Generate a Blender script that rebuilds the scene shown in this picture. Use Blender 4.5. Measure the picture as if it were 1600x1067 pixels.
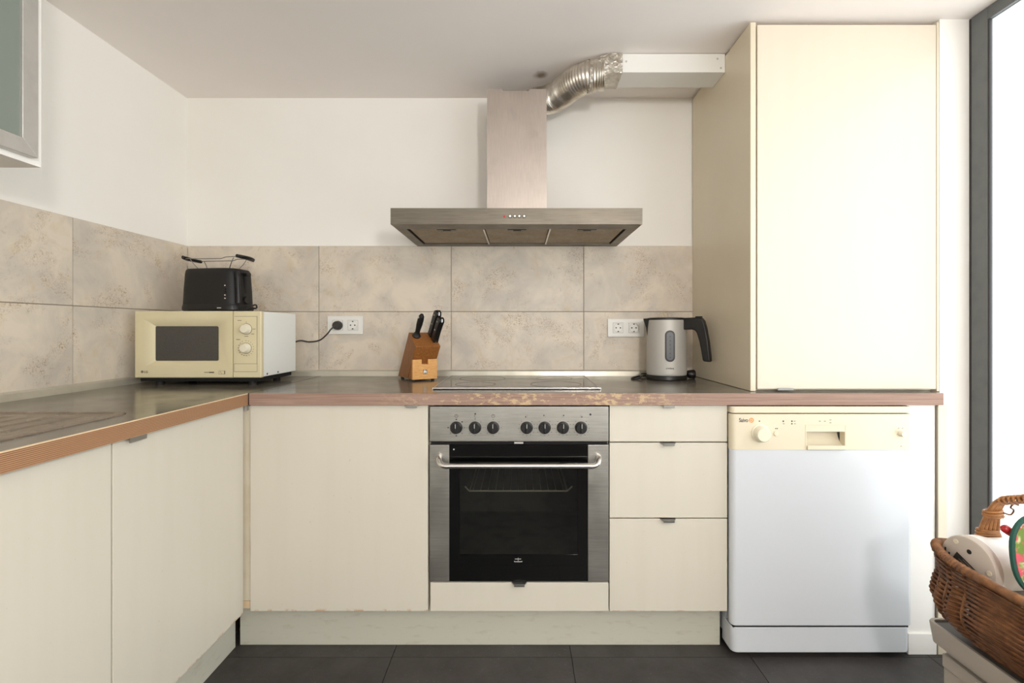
import bpy, bmesh, math, random
from mathutils import Vector, Matrix
random.seed(7)
for o in list(bpy.data.objects): bpy.data.objects.remove(o)
scene = bpy.context.scene
COL = scene.collection
R = math.radians
PI = math.pi

# ------------------------------------------------------------------ camera
EYE = 1.083
cam_d = bpy.data.cameras.new('camera'); cam = bpy.data.objects.new('camera', cam_d); COL.objects.link(cam)
cam.location = (0, 0, EYE); cam.rotation_euler = (R(90), 0, 0)
cam_d.sensor_width = 36.0; cam_d.lens = 753.0/1600*36.0
cam_d.shift_x = -12/1600; cam_d.shift_y = -19.5/1600
cam_d.clip_start = 0.02
scene.camera = cam

# ------------------------------------------------------------------ world, light, exposure
w = bpy.data.worlds.new('daylight'); scene.world = w; w.use_nodes = True
bgn = w.node_tree.nodes['Background']
bgn.inputs[0].default_value = (0.965, 0.985, 1.0, 1)
bgn.inputs[1].default_value = 2.2
scene.view_settings.view_transform = 'Standard'
scene.view_settings.look = 'None'
scene.view_settings.gamma = 1.0
scene.view_settings.use_curve_mapping = False
scene.view_settings.exposure = 0.46
scene.cycles.diffuse_bounces = 7; scene.cycles.max_bounces = 12

def portal(name, loc, rot, sx, sy):
    l = bpy.data.lights.new(name, 'AREA'); l.shape = 'RECTANGLE'; l.size = sx; l.size_y = sy
    l.cycles.is_portal = True
    o = bpy.data.objects.new(name, l); COL.objects.link(o); o.location = loc; o.rotation_euler = rot
    return o
WIN_Y0, WIN_Y1 = -1.6, 1.633          # glazed side wall: extent along the room
portal('daylight_portal', (1.56, (WIN_Y0+WIN_Y1)/2, 1.06), (0, R(90), 0), 2.1, WIN_Y1-WIN_Y0)
REAR_X0, REAR_X1 = -1.30, 0.30        # added window behind the camera, lets in fill daylight
portal('fill_portal_rear', ((REAR_X0+REAR_X1)/2, -2.62, 1.35), (R(90), 0, 0), REAR_X1-REAR_X0, 1.3)

# ------------------------------------------------------------------ materials
def lin(c):
    out = []
    for x in c[:3]:
        x /= 255.0
        out.append(x/12.92 if x <= 0.04045 else ((x+0.055)/1.055)**2.4)
    return (*out, 1.0)

class Mat:
    def __init__(s, name):
        s.m = bpy.data.materials.new(name); s.m.use_nodes = True
        s.nt = s.m.node_tree; s.n = s.nt.nodes; s.b = s.n['Principled BSDF']; s.out = s.n['Material Output']
        s.tc = None
    def link(s, a, b): s.nt.links.new(a, b)
    def coord(s, scale=(1, 1, 1), rnd=False, kind='Object'):
        tc = s.n.new('ShaderNodeTexCoord'); mp = s.n.new('ShaderNodeMapping')
        mp.inputs['Scale'].default_value = scale
        s.link(tc.outputs[kind], mp.inputs['Vector'])
        if rnd:
            oi = s.n.new('ShaderNodeObjectInfo'); mu = s.n.new('ShaderNodeMath'); mu.operation = 'MULTIPLY'; mu.inputs[1].default_value = 37.0
            s.link(oi.outputs['Random'], mu.inputs[0]); s.link(mu.outputs[0], mp.inputs['Location'])
        return mp.outputs['Vector']
    def noise(s, vec, scale, detail=4, rough=.55, dist=0):
        t = s.n.new('ShaderNodeTexNoise'); t.inputs['Scale'].default_value = scale; t.inputs['Detail'].default_value = detail
        t.inputs['Roughness'].default_value = rough; t.inputs['Distortion'].default_value = dist
        s.link(vec, t.inputs['Vector']); return t.outputs['Fac']
    def ramp(s, fac, lo, hi, a=0., b=1.):
        t = s.n.new('ShaderNodeMapRange'); t.inputs['From Min'].default_value = lo; t.inputs['From Max'].default_value = hi
        t.inputs['To Min'].default_value = a; t.inputs['To Max'].default_value = b
        s.link(fac, t.inputs['Value']); return t.outputs['Result']
    def math(s, op, a, b):
        t = s.n.new('ShaderNodeMath'); t.operation = op
        for i, x in enumerate((a, b)):
            if isinstance(x, (int, float)): t.inputs[i].default_value = x
            else: s.link(x, t.inputs[i])
        return t.outputs[0]
    def mix(s, fac, a, b):
        t = s.n.new('ShaderNodeMix'); t.data_type = 'RGBA'
        for nm, x in ((0, fac), (6, a), (7, b)):
            if isinstance(x, (int, float)): t.inputs[nm].default_value = x
            elif isinstance(x, tuple): t.inputs[nm].default_value = x
            else: s.link(x, t.inputs[nm])
        return t.outputs[2]
    def bump(s, h, strength, dist=.002):
        t = s.n.new('ShaderNodeBump'); t.inputs['Strength'].default_value = strength; t.inputs['Distance'].default_value = dist
        s.link(h, t.inputs['Height']); s.link(t.outputs[0], s.b.inputs['Normal'])
    def base(s, c):
        if isinstance(c, tuple): s.b.inputs['Base Color'].default_value = c
        else: s.link(c, s.b.inputs['Base Color'])
    def set(s, rough=.5, metal=0, spec=.5, coat=0):
        s.b.inputs['Roughness'].default_value = rough; s.b.inputs['Metallic'].default_value = metal
        s.b.inputs['Specular IOR Level'].default_value = spec; s.b.inputs['Coat Weight'].default_value = coat
        return s

def M(name, col, rough=.5, metal=0, spec=.5, col2=None, scale=6, lo=.45, hi=.75, stretch=(1, 1, 1), amt=1, bump=0, bscale=200, coat=0):
    m = Mat(name); m.set(rough, metal, spec, coat)
    if col2:
        f = m.ramp(m.noise(m.coord(stretch, True), scale), lo, hi, 0, amt)
        m.base(m.mix(f, lin(col), lin(col2)))
    else: m.base(lin(col))
    if bump: m.bump(m.noise(m.coord(stretch), bscale), bump, .001)
    return m.m

def white_wall(name, c, c2):
    return M(name, c, .75, col2=c2, scale=2.2, lo=.4, hi=.8, amt=.7, bump=.12, bscale=90, spec=.25)
MAT = {}
MAT['white_laminate'] = M('white_laminate', (236, 234, 228), .5)
MAT['wall'] = white_wall('white_paint', (246, 243, 237), (241, 237, 229))
def ceiling_mat():
    m = Mat('ceiling_paint'); m.set(.8, 0, .2)
    v = m.coord((1, 1, 1))
    c = m.mix(m.ramp(m.noise(v, 1.6), .35, .8), lin((246, 240, 235)), lin((241, 234, 229)))
    g = m.n.new('ShaderNodeNewGeometry'); d = m.n.new('ShaderNodeVectorMath'); d.operation = 'DISTANCE'
    m.link(g.outputs['Position'], d.inputs[0]); d.inputs[1].default_value = (.085, 1.99, 2.132)
    nd = m.math('ADD', d.outputs['Value'], m.ramp(m.noise(v, 30), 0, 1, -.015, .015))
    st = m.ramp(nd, .008, .036, .8, 0)
    m.base(m.mix(st, c, lin((112, 84, 50))))
    m.bump(m.noise(v, 70), .1, .001)
    return m.m
MAT['ceiling'] = ceiling_mat()

def stone_tile():
    m = Mat('stone_tile'); m.set(.42, 0, .4)
    v = m.coord((1, 1, 1), True)
    c = m.mix(m.ramp(m.noise(v, 5.5, 5, .6, .6), .38, .66), lin((222, 210, 192)), lin((198, 189, 177)))
    c = m.mix(m.ramp(m.noise(v, 9, 6, .65, 1.2), .56, .74, 0, .6), c, lin((206, 184, 148)))
    fl = m.math('MULTIPLY', m.ramp(m.noise(v, 130, 3, .7, 2), .52, .60), m.ramp(m.noise(v, 7, 4, .65, .7), .50, .62))
    c = m.mix(m.math('MULTIPLY', fl, .8), c, lin((160, 128, 86)))
    fl2 = m.math('MULTIPLY', m.ramp(m.noise(v, 60, 4, .7, 1), .56, .68), m.ramp(m.noise(v, 4.3, 3, .6, .3), .5, .62))
    c = m.mix(m.math('MULTIPLY', fl2, .35), c, lin((150, 142, 136)))
    m.base(c); m.bump(m.noise(v, 40, 5), .12, .002)
    return m.m
MAT['tile'] = stone_tile()
MAT['grout'] = M('grout', (158, 146, 130), .9)

def floor_tile():
    m = Mat('floor_vinyl'); m.set(.5, 0, .4)
    v = m.coord((1, 1, 1), True)
    c = m.mix(m.ramp(m.noise(v, 7, 6, .65), .35, .7), lin((56, 52, 50)), lin((72, 68, 66)))
    c = m.mix(m.ramp(m.noise(v, 160, 2, .5), .66, .8, 0, .5), c, lin((120, 116, 112)))
    m.base(c); m.bump(m.noise(v, 60, 5), .25, .002)
    return m.m
MAT['floor'] = floor_tile()
MAT['floor_gap'] = M('floor_joint', (48, 45, 44), .8)

def cream(name, a, b, chip=True, rough=.38):
    m = Mat(name); m.set(rough, 0, .45)
    v = m.coord((1, 1, 1), True); vs = m.coord((14, 14, .9), True)
    c = m.mix(m.ramp(m.noise(vs, 1.6, 4, .5), .45, .8, 0, .3), lin(a), lin(b))
    c = m.mix(m.ramp(m.noise(v, 130, 2, .5), .745, .80, 0, .55), c, lin((176, 150, 120)))
    if chip:
        tc = m.n.new('ShaderNodeTexCoord'); sp = m.n.new('ShaderNodeSeparateXYZ'); m.link(tc.outputs['Generated'], sp.inputs[0])
        ed = m.ramp(sp.outputs['Z'], .002, .014, 1, 0)
        nn = m.math('MULTIPLY', ed, m.ramp(m.noise(v, 38, 4, .6), .5, .6))
        c = m.mix(m.math('MULTIPLY', nn, .8), c, lin((186, 140, 100)))
    m.base(c)
    return m.m
MAT['cream'] = cream('cream_door', (209, 202, 187), (201, 193, 176))
MAT['cream_edge'] = M('cream_carcass', (226, 216, 194), .5, col2=(214, 200, 172), scale=9)
MAT['tall'] = cream('tall_cream', (222, 211, 193), (217, 205, 184), False, .35)
MAT['tall_side'] = M('tall_side', (226, 215, 192), .33, col2=(219, 206, 181), scale=3, lo=.3, hi=.8)
MAT['plinth'] = M('plinth_laminate', (192, 189, 174), .4, col2=(176, 170, 153), scale=18, lo=.55, hi=.8, stretch=(1, 1, 3))

def steel(name, col, col2, rough=.34, stretch=(2, 60, 60), bs=30):
    m = Mat(name); m.set(rough, 1.0)
    v = m.coord(stretch, False); v2 = m.coord((1, 1, 1))
    c = m.mix(m.ramp(m.noise(v, bs/4, 3), .3, .75), lin(col), lin(col2))
    c = m.mix(m.ramp(m.noise(v2, 7, 4, .6), .55, .8, 0, .35), c, lin([x*.78 for x in col]))
    m.base(c); m.link(m.ramp(m.noise(v2, 11, 4), .3, .8, rough*.85, rough*1.35), m.b.inputs['Roughness'])
    m.bump(m.noise(v, bs, 2), .06, .0006)
    return m.m
MAT['steel'] = steel('brushed_steel', (122, 115, 104), (103, 97, 88), .38)
MAT['steel_v'] = steel('brushed_steel_chimney', (194, 182, 173), (180, 170, 162), .42, (40, 40, 2))
MAT['oven_steel'] = steel('oven_steel', (178, 175, 168), (160, 157, 150), .36, (2, 50, 50))
MAT['filter'] = steel('filter_mesh', (166, 152, 132), (140, 128, 110), .5, (60, 60, 60), 8)
MAT['chrome'] = M('chrome', (215, 210, 204), .18, 1.0)
MAT['alu'] = M('aluminium', (206, 203, 198), .42, .65, col2=(198, 195, 190), scale=30)
MAT['tab'] = M('grey_metal_grip', (150, 148, 143), .35, .9)
MAT['upstand'] = M('upstand_strip', (196, 190, 174), .3, 0.35, col2=(178, 172, 156), scale=12)
MAT['black'] = M('black_plastic', (24, 22, 21), .38, spec=.4)
MAT['matt_black'] = M('matt_black_plastic', (27, 25, 24), .5, spec=.35)
MAT['dark_gap'] = M('dark_recess', (14, 12, 10), .8)
MAT['rubber'] = M('black_rubber', (30, 28, 27), .6)
MAT['cord'] = M('dark_cord', (52, 47, 44), .5)
MAT['white_plastic'] = M('white_plastic', (232, 230, 224), .35)
MAT['print'] = M('dark_print', (42, 40, 38), .6)
MAT['pale_print'] = M('pale_print', (190, 188, 184), .6)
MAT['grey_print'] = M('grey_print', (120, 108, 92), .6)

def worktop_mat():
    m = Mat('worktop_laminate'); m.set(.16, 0, .55)
    v = m.coord((1, 1, 1)); vs = m.coord((1.5, 8, 8))
    c = m.mix(m.ramp(m.noise(vs, 5, 5), .35, .7), lin((112, 105, 94)), lin((97, 92, 83)))
    m.base(c); m.link(m.ramp(m.noise(v, 9, 5), .3, .8, .12, .24), m.b.inputs['Roughness'])
    m.bump(m.noise(v, 5, 3), .04, .004)
    return m.m
MAT['worktop'] = worktop_mat()
def worn_edge():
    m = Mat('worn_edge_band'); m.set(.6, 0, .3)
    v = m.coord((1, 1, 1)); vs = m.coord((2.2, 30, 90))
    c = m.mix(m.ramp(m.noise(vs, 2, 5, .6), .35, .7), lin((164, 136, 122)), lin((136, 108, 94)))
    gp = m.n.new('ShaderNodeNewGeometry'); sx = m.n.new('ShaderNodeSeparateXYZ'); m.link(gp.outputs['Position'], sx.inputs[0])
    mid = m.math('MULTIPLY', m.ramp(sx.outputs['X'], -.5, -.2), m.ramp(sx.outputs['X'], .38, .62, 1, 0))
    g = m.math('ADD', m.noise(m.coord((.5, 1, 1.1)), 85, 5, .75), m.ramp(m.noise(v, 3.0, 2), .3, .7, -.10, .10))
    f = m.math('MULTIPLY', m.ramp(g, .52, .57), mid)
    c = m.mix(m.math('MULTIPLY', f, .85), c, lin((198, 172, 134)))
    m.base(c); m.bump(f, -.4, .001)
    return m.m
MAT['worn_edge'] = worn_edge()
def ribbed_edge():
    m = Mat('lined_edge_band'); m.set(.5, 0, .35)
    tc = m.n.new('ShaderNodeTexCoord'); sp = m.n.new('ShaderNodeSeparateXYZ'); m.link(tc.outputs['Object'], sp.inputs[0])
    s = m.math('SINE', m.math('MULTIPLY', sp.outputs['Z'], 2*PI/.0036), 0)
    c = m.mix(m.ramp(s, -.6, .8), lin((128, 90, 62)), lin((186, 146, 110)))
    c = m.mix(m.ramp(m.noise(m.coord((40, 3, 40)), 1.5, 4), .4, .7, 0, .5), c, lin((160, 118, 86)))
    m.base(c); m.bump(s, .3, .001)
    return m.m
MAT['ribbed_edge'] = ribbed_edge()
MAT['pale_edge'] = M('pale_edge_line', (226, 200, 164), .5)
def brushed_drainer():
    m = Mat('stainless_drainer'); m.set(.3, 1.0)
    v = m.coord((1, 1, 1))
    c = m.mix(m.ramp(m.noise(v, 14, 5, .65), .35, .75), lin((166, 154, 140)), lin((146, 134, 121)))
    m.base(c); m.link(m.ramp(m.noise(v, 20, 5), .3, .8, .22, .42), m.b.inputs['Roughness']); m.bump(m.noise(v, 120, 3), .08, .001)
    return m.m
MAT['drainer'] = brushed_drainer()
def glass_mat(name, tint, refl=.08, rough=0.0, amt=None):
    m = Mat(name); m.n.remove(m.b)
    tr = m.n.new('ShaderNodeBsdfTransparent'); tr.inputs[0].default_value = (*tint, 1)
    gl = m.n.new('ShaderNodeBsdfGlossy'); gl.inputs['Roughness'].default_value = rough; gl.inputs[0].default_value = (1, 1, 1, 1)
    fr = m.n.new('ShaderNodeFresnel'); fr.inputs[0].default_value = 1.45
    mx = m.n.new('ShaderNodeMixShader')
    ge = m.n.new('ShaderNodeNewGeometry'); fac = m.math('MULTIPLY', fr.outputs[0], m.math('SUBTRACT', 1.0, ge.outputs['Backfacing']))
    m.link(fac, mx.inputs[0]); m.link(tr.outputs[0], mx.inputs[1]); m.link(gl.outputs[0], mx.inputs[2])
    m.link(mx.outputs[0], m.out.inputs[0]); return m.m
MAT['pane'] = glass_mat('window_glass', (.97, .985, .985))
MAT['oven_glass'] = glass_mat('smoked_oven_glass', (.64, .64, .62), rough=.02)
MAT['rack'] = M('rack_wire', (214, 206, 188), .4, .2)
MAT['enamel'] = M('grey_oven_enamel', (112, 110, 105), .45, col2=(84, 82, 78), scale=14)
MAT['black_glass'] = M('black_glass', (6, 6, 6), .06, spec=.4)
def hob_glass():
    m = Mat('hob_glass'); m.set(.1, 0, .8)
    v = m.coord((1, 1, 1))
    m.base(m.mix(m.ramp(m.noise(v, 14, 6, .7), .5, .8, 0, .5), lin((46, 43, 40)), lin((84, 78, 72))))
    m.link(m.ramp(m.noise(v, 7, 5), .3, .8, .06, .2), m.b.inputs['Roughness'])
    return m.m
MAT['hob'] = hob_glass()
m = Mat('frosted_glass'); m.base(lin((142, 150, 141))); m.set(.28, 0, .5); m.b.inputs['Alpha'].default_value = .8; MAT['frost'] = m.m
MAT['frame'] = M('grey_window_frame', (96, 99, 98), .45, col2=(88, 91, 90), scale=20)
MAT['frame_dark'] = M('frame_seal', (48, 45, 46), .6)
MAT['mw_cream'] = M('yellowed_cream_plastic', (220, 209, 173), .42, col2=(213, 201, 163), scale=5, lo=.3, hi=.8)
MAT['mw_white'] = M('white_painted_steel', (240, 241, 236), .4)
MAT['mw_knob'] = M('cream_knob', (226, 219, 196), .4)
MAT['mw_glass'] = M('dark_mesh_glass', (72, 68, 64), .3, col2=(62, 58, 55), scale=300)
MAT['dw_white'] = M('dishwasher_enamel', (206, 209, 213), .22)
MAT['dw_cream'] = M('dishwasher_cream', (220, 209, 184), .38)
MAT['orange'] = M('orange_print', (232, 140, 60), .5)
MAT['red'] = M('red_plastic', (172, 34, 38), .35)
MAT['kettle'] = M('silver_lacquer', (188, 185, 178), .5, .25)
MAT['kettle_win'] = M('grey_gauge', (92, 94, 98), .2)
def wood(name, a, b, st, sc=5):
    m = Mat(name); m.set(.4, 0, .4)
    v = m.coord(st)
    c = m.mix(m.ramp(m.noise(v, sc, 5, .6, .5), .32, .68), lin(a), lin(b))
    m.base(c); m.bump(m.noise(v, sc*2, 3), .06, .001)
    return m.m
MAT['wood_dark'] = wood('cherry_wood', (160, 104, 54), (128, 78, 36), (40, 40, 5))
MAT['wood_stripe'] = wood('striped_wood', (178, 118, 48), (140, 82, 28), (50, 8, 4), 3)
MAT['wood_light'] = wood('beech_wood', (222, 168, 100), (204, 146, 80), (10, 10, 40))
MAT['wicker'] = M('brown_wicker', (124, 80, 46), .5, col2=(80, 46, 24), scale=40, lo=.35, hi=.7, bump=.3, bscale=300)
MAT['wicker_rim'] = M('wicker_rim', (140, 94, 56), .5, col2=(96, 60, 34), scale=60, lo=.35, hi=.7)
MAT['wicker_pale'] = M('wicker_handle', (182, 128, 78), .45, col2=(140, 92, 52), scale=50, lo=.35, hi=.7)
MAT['taupe'] = M('taupe_plastic', (172, 162, 150), .5)
MAT['taupe_dark'] = M('grey_lid_top', (96, 90, 84), .55)
MAT['offwhite'] = M('offwhite_plastic', (190, 178, 166), .5)
def foil(name, sc, st):
    m = Mat(name); m.set(.3, 1.0)
    v = m.coord((1, 1, 1))
    m.base(m.mix(m.ramp(m.noise(v, 18, 4), .4, .7), lin((226, 220, 210)), lin((186, 176, 162))))
    if st:
        vo = m.n.new('ShaderNodeTexVoronoi'); vo.inputs['Scale'].default_value = sc; m.link(v, vo.inputs['Vector'])
        h = m.math('ADD', vo.outputs['Distance'], m.noise(v, sc*1.3, 4, .6, 2))
        m.bump(h, st, .006)
    return m.m
MAT['duct'] = foil('flexible_aluminium', 60, 0)
MAT['foil'] = foil('foil_tape', 55, .9)
def floral():
    m = Mat('floral_cloth'); m.set(.85, 0, .2)
    v = m.coord((1, 1, 1))
    c = m.mix(m.ramp(m.noise(v, 26, 3, .6, .6), .45, .55), lin((206, 196, 150)), lin((112, 134, 66)))
    c = m.mix(m.ramp(m.noise(v, 19, 2, .5, 1.2), .5, .56), c, lin((206, 92, 104)))
    c = m.mix(m.ramp(m.noise(v, 33, 2, .5, .8), .58, .63), c, lin((238, 196, 190)))
    c = m.mix(m.ramp(m.noise(v, 21, 2, .5, .5), .64, .69), c, lin((150, 34, 54)))
    m.base(c); return m.m
MAT['floral'] = floral()
MAT['green_trim'] = M('dark_green_piping', (32, 78, 66), .8)

# ------------------------------------------------------------------ mesh helpers
ORG = {}
class MB:
    def __init__(s): s.v = []; s.f = []
    def add(s, vs, fs):
        o = len(s.v); s.v += [tuple(v) for v in vs]; s.f += [tuple(i+o for i in f) for f in fs]; return s
    def box(s, x0, x1, y0, y1, z0, z1):
        return s.add([(x0,y0,z0),(x1,y0,z0),(x1,y1,z0),(x0,y1,z0),(x0,y0,z1),(x1,y0,z1),(x1,y1,z1),(x0,y1,z1)],
                     [(0,3,2,1),(4,5,6,7),(0,1,5,4),(1,2,6,5),(2,3,7,6),(3,0,4,7)])
    def prism(s, pts, ax, a0, a1):
        n = len(pts)
        def p(q, a): return {'x': (a, q[0], q[1]), 'y': (q[0], a, q[1]), 'z': (q[0], q[1], a)}[ax]
        vs = [p(q, a0) for q in pts]+[p(q, a1) for q in pts]
        fs = [tuple(range(n)), tuple(range(2*n-1, n-1, -1))]+[(i, (i+1) % n, (i+1) % n+n, i+n) for i in range(n)]
        return s.add(vs, fs)
    def loft(s, rings, caps=True, closed=False):
        n = len(rings[0]); k = len(rings); vs = [p for r in rings for p in r]; fs = []
        for j in range(k if closed else k-1):
            a = j*n; b = ((j+1) % k)*n
            fs += [(a+i, a+(i+1) % n, b+(i+1) % n, b+i) for i in range(n)]
        if caps and not closed: fs += [tuple(range(n-1, -1, -1)), tuple((k-1)*n+i for i in range(n))]
        return s.add(vs, fs)
    def tube(s, path, r, n=8, closed=False, caps=True):
        P = [Vector(p) for p in path]; k = len(P); rr = r if isinstance(r, (list, tuple)) else [r]*k
        T = []
        for i in range(k):
            a = P[(i-1) % k] if (closed or i > 0) else P[i]; b = P[(i+1) % k] if (closed or i < k-1) else P[i]
            T.append((b-a).normalized())
        up = Vector((0, 0, 1)) if abs(T[0].z) < .9 else Vector((1, 0, 0))
        N = (up-T[0]*up.dot(T[0])).normalized(); rings = []
        for i in range(k):
            N = (N-T[i]*N.dot(T[i])).normalized(); B = T[i].cross(N)
            rings.append([P[i]+(N*math.cos(2*PI*j/n)+B*math.sin(2*PI*j/n))*rr[i] for j in range(n)])
        return s.loft(rings, caps, closed)
    def cyl(s, p0, p1, r0, r1=None, n=24): return s.tube([p0, p1], [r0, r0 if r1 is None else r1], n)
    def lathe(s, prof, n=40, c=(0, 0, 0), ax='z'):
        rings = []
        for r, h in prof:
            ring = []
            for j in range(n):
                a, b = r*math.cos(2*PI*j/n), r*math.sin(2*PI*j/n)
                q = {'z': (a, b, h), 'y': (a, h, b), 'x': (h, a, b)}[ax]
                ring.append((q[0]+c[0], q[1]+c[1], q[2]+c[2]))
            rings.append(ring)
        return s.loft(rings)
    def xf(s, mat):
        s.v = [tuple(mat @ Vector(v)) for v in s.v]; return s
    def build(s, name, mat, parent=None, bevel=0, seg=2, smooth=True, org=None):
        if parent is not None: o3 = Vector(ORG[parent.name])
        elif org is not None: o3 = Vector(org)
        else:
            xs, ys, zs = zip(*s.v); o3 = Vector(((min(xs)+max(xs))/2, (min(ys)+max(ys))/2, min(zs)))
        me = bpy.data.meshes.new(name); me.from_pydata([tuple(Vector(v)-o3) for v in s.v], [], s.f)
        bm = bmesh.new(); bm.from_mesh(me); bmesh.ops.recalc_face_normals(bm, faces=bm.faces); bm.to_mesh(me); bm.free()
        if smooth:
            me.polygons.foreach_set('use_smooth', [True]*len(me.polygons)); me.set_sharp_from_angle(angle=R(38))
        me.materials.append(MAT[mat])
        o = bpy.data.objects.new(name, me); COL.objects.link(o)
        if parent is not None: o.parent = parent
        else: o.location = o3
        ORG[o.name] = tuple(o3)
        if bevel:
            b = o.modifiers.new('bevel', 'BEVEL'); b.width = bevel; b.segments = seg; b.limit_method = 'ANGLE'; b.angle_limit = R(40)
            b.harden_normals = True
        return o

def tag(o, label=None, cat=None, group=None, kind=None):
    if label: o['label'] = label
    if cat: o['category'] = cat
    if group: o['group'] = group
    if kind: o['kind'] = kind
    return o
def thing(name, loc, label, cat, rz=0, group=None, local=False, kind=None):
    o = bpy.data.objects.new(name, None); COL.objects.link(o); o.location = loc; o.rotation_euler = (0, 0, rz); o.empty_display_size = .05
    ORG[o.name] = (0, 0, 0) if local else tuple(loc)
    return tag(o, label, cat, group, kind)
def rrect(x0, x1, y0, y1, r, n=5):
    pts = []
    for cx, cy, a in ((x1-r, y1-r, 0), (x0+r, y1-r, 90), (x0+r, y0+r, 180), (x1-r, y0+r, 270)):
        for i in range(n+1):
            t = R(a+90*i/n); pts.append((cx+r*math.cos(t), cy+r*math.sin(t)))
    return pts
def frontround(x0, x1, yf, yb, r, n=6):          # plan outline with the two front corners rounded
    pts = [(x1, yb), (x0, yb)]
    for i in range(n+1):
        t = R(180+90*i/n); pts.append((x0+r+r*math.cos(t), yf+r+r*math.sin(t)))
    for i in range(n+1):
        t = R(270+90*i/n); pts.append((x1-r+r*math.cos(t), yf+r+r*math.sin(t)))
    return pts
def smoothpath(pts, n=8):
    P = [Vector(p) for p in pts]; P = [P[0]*2-P[1]]+P+[P[-1]*2-P[-2]]; out = []
    for i in range(1, len(P)-2):
        a, b, c, d = P[i-1:i+3]
        for k in range(n):
            t = k/n
            out.append(.5*((2*b)+(c-a)*t+(2*a-5*b+4*c-d)*t*t+(3*b-a-3*c+d)*t**3))
    out.append(P[-2]); return out
def text_mb(s, size, x, z, y, align='CENTER', depth=.0004, bold=0):
    c = bpy.data.curves.new('lettering', 'FONT'); c.body = s; c.size = size; c.align_x = align; c.extrude = depth; c.offset = bold
    c.resolution_u = 3
    t = bpy.data.objects.new('lettering', c); COL.objects.link(t)
    me = bpy.data.meshes.new_from_object(t.evaluated_get(bpy.context.evaluated_depsgraph_get()))
    mb = MB().add([(v.co.x+x, y-v.co.z, v.co.y+z) for v in me.vertices], [tuple(p.vertices) for p in me.polygons])
    bpy.data.objects.remove(t); bpy.data.curves.remove(c); bpy.data.meshes.remove(me)
    return mb
def disc(mb, x, y, z, r, d=.0008, n=12): return mb.cyl((x, y, z), (x, y-d, z), r, r, n)

# ------------------------------------------------------------------ the room
XL, YB, ZC = -1.504, 2.182, 2.132       # left tile face, back tile face, ceiling
YR = -2.6
XG = 1.525                               # plane of the glazed side wall
struct = lambda o: tag(o, kind='structure')

fl = struct(MB().box(XL-.01, XG+.014, YR, YB+.01, -.06, -.004).build('floor', 'floor_gap', smooth=False, org=(0, 0, 0)))
def floor_tiles():
    T = .592; cache = {}
    xs = [.171+i*T for i in range(-3, 4)]; ys = [1.59+i*T for i in range(-8, 2)]
    for i, x in enumerate(xs):
        for j, y in enumerate(ys):
            x0, x1 = max(x, XL-.005), min(x+T, XG+.012); y0, y1 = max(y, YR), min(y+T, YB+.005)
            if x1-x0 < .02 or y1-y0 < .02: continue
            key = (round(x1-x0, 3), round(y1-y0, 3))
            if key not in cache:
                o = MB().box(.0012, x1-x0-.0012, .0012, y1-y0-.0012, -.004, 0).build('floor_tile', 'floor', fl, smooth=False)
                cache[key] = o.data
            else:
                o = bpy.data.objects.new('floor_tile', cache[key]); COL.objects.link(o); o.parent = fl
            o.location = (x0, y0, 0)
floor_tiles()
struct(MB().box(XL-.01, XG+.014, YR, YB+.01, ZC, ZC+.1).build('ceiling', 'ceiling', smooth=False))
wb = struct(MB().box(XL-.11, XG+.014, YB+.008, YB+.12, -.05, ZC+.1).build('wall_back', 'wall', smooth=False, org=(0, 0, 0)))
wl = struct(MB().box(XL-.12, XL-.008, YR, YB+.008, -.05, ZC+.1).build('wall_left', 'wall', smooth=False, org=(0, 0, 0)))
# wall behind the camera, opened for the added fill window
q = MB(); q.box(XL-.1, REAR_X0, YR-.12, YR, -.05, ZC+.1); q.box(REAR_X1, XG+.014, YR-.12, YR, -.05, ZC+.1)
q.box(REAR_X0, REAR_X1, YR-.12, YR, -.05, .72); q.box(REAR_X0, REAR_X1, YR-.12, YR, 1.98, ZC+.1)
struct(q.build('wall_front', 'wall', smooth=False))
w2 = thing('fill_window', ((REAR_X0+REAR_X1)/2, YR, .72), None, None, kind='structure')
q = MB(); q.box(REAR_X0, REAR_X1, YR-.08, YR-.03, .72, .77); q.box(REAR_X0, REAR_X1, YR-.08, YR-.03, 1.93, 1.98)
for x in (REAR_X0, (REAR_X0+REAR_X1)/2-.025, REAR_X1-.05): q.box(x, x+.05, YR-.08, YR-.03, .77, 1.93)
q.build('window_frame', 'frame', w2)
MB().box(REAR_X0+.05, REAR_X1-.05, YR-.058, YR-.052, .77, 1.93).build('pane', 'pane', w2, smooth=False)
# right wall: short return beside the tall cupboard, and the stretch beyond the glazing
q = MB(); q.box(1.423, XG, 1.633, YB+.008, -.02, ZC); q.box(XG, XG+.014, 1.633, YB+.008, -.02, ZC); q.box(XG, XG+.014, YR, WIN_Y0, -.02, ZC)
struct(q.build('wall_right', 'wall', smooth=False))
# the glazing
w1 = thing('window_1', (XG+.03, 0, 0), None, None, kind='structure')
def member(y0, y1, z0, z1): MB().box(XG-.006, XG+.014, y0, y1, z0, z1).build('window_frame', 'frame', w1, bevel=.003)
member(1.566, 1.622, 0.0, ZC-.002); member(WIN_Y0, WIN_Y0+.06, 0, ZC-.002)
member(WIN_Y0+.06, 1.566, ZC-.043, ZC-.002); member(WIN_Y0+.06, 1.566, 0.0, .06)
for y in (.42, -.62): member(y, y+.07, .06, ZC-.043)
MB().box(XG-.002, XG+.012, 1.622, 1.633, 0, ZC-.002).build('seal', 'frame_dark', w1)
MB().box(XG-.004, XG+.002, 1.560, 1.566, .06, ZC-.043).build('glazing_bead', 'frame_dark', w1)
for y0, y1 in ((.49, 1.566), (-.55, .42), (WIN_Y0+.06, -.62)):
    MB().box(XG+.003, XG+.008, y0, y1, .06, ZC-.043).build('pane', 'pane', w1, smooth=False)

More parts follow.
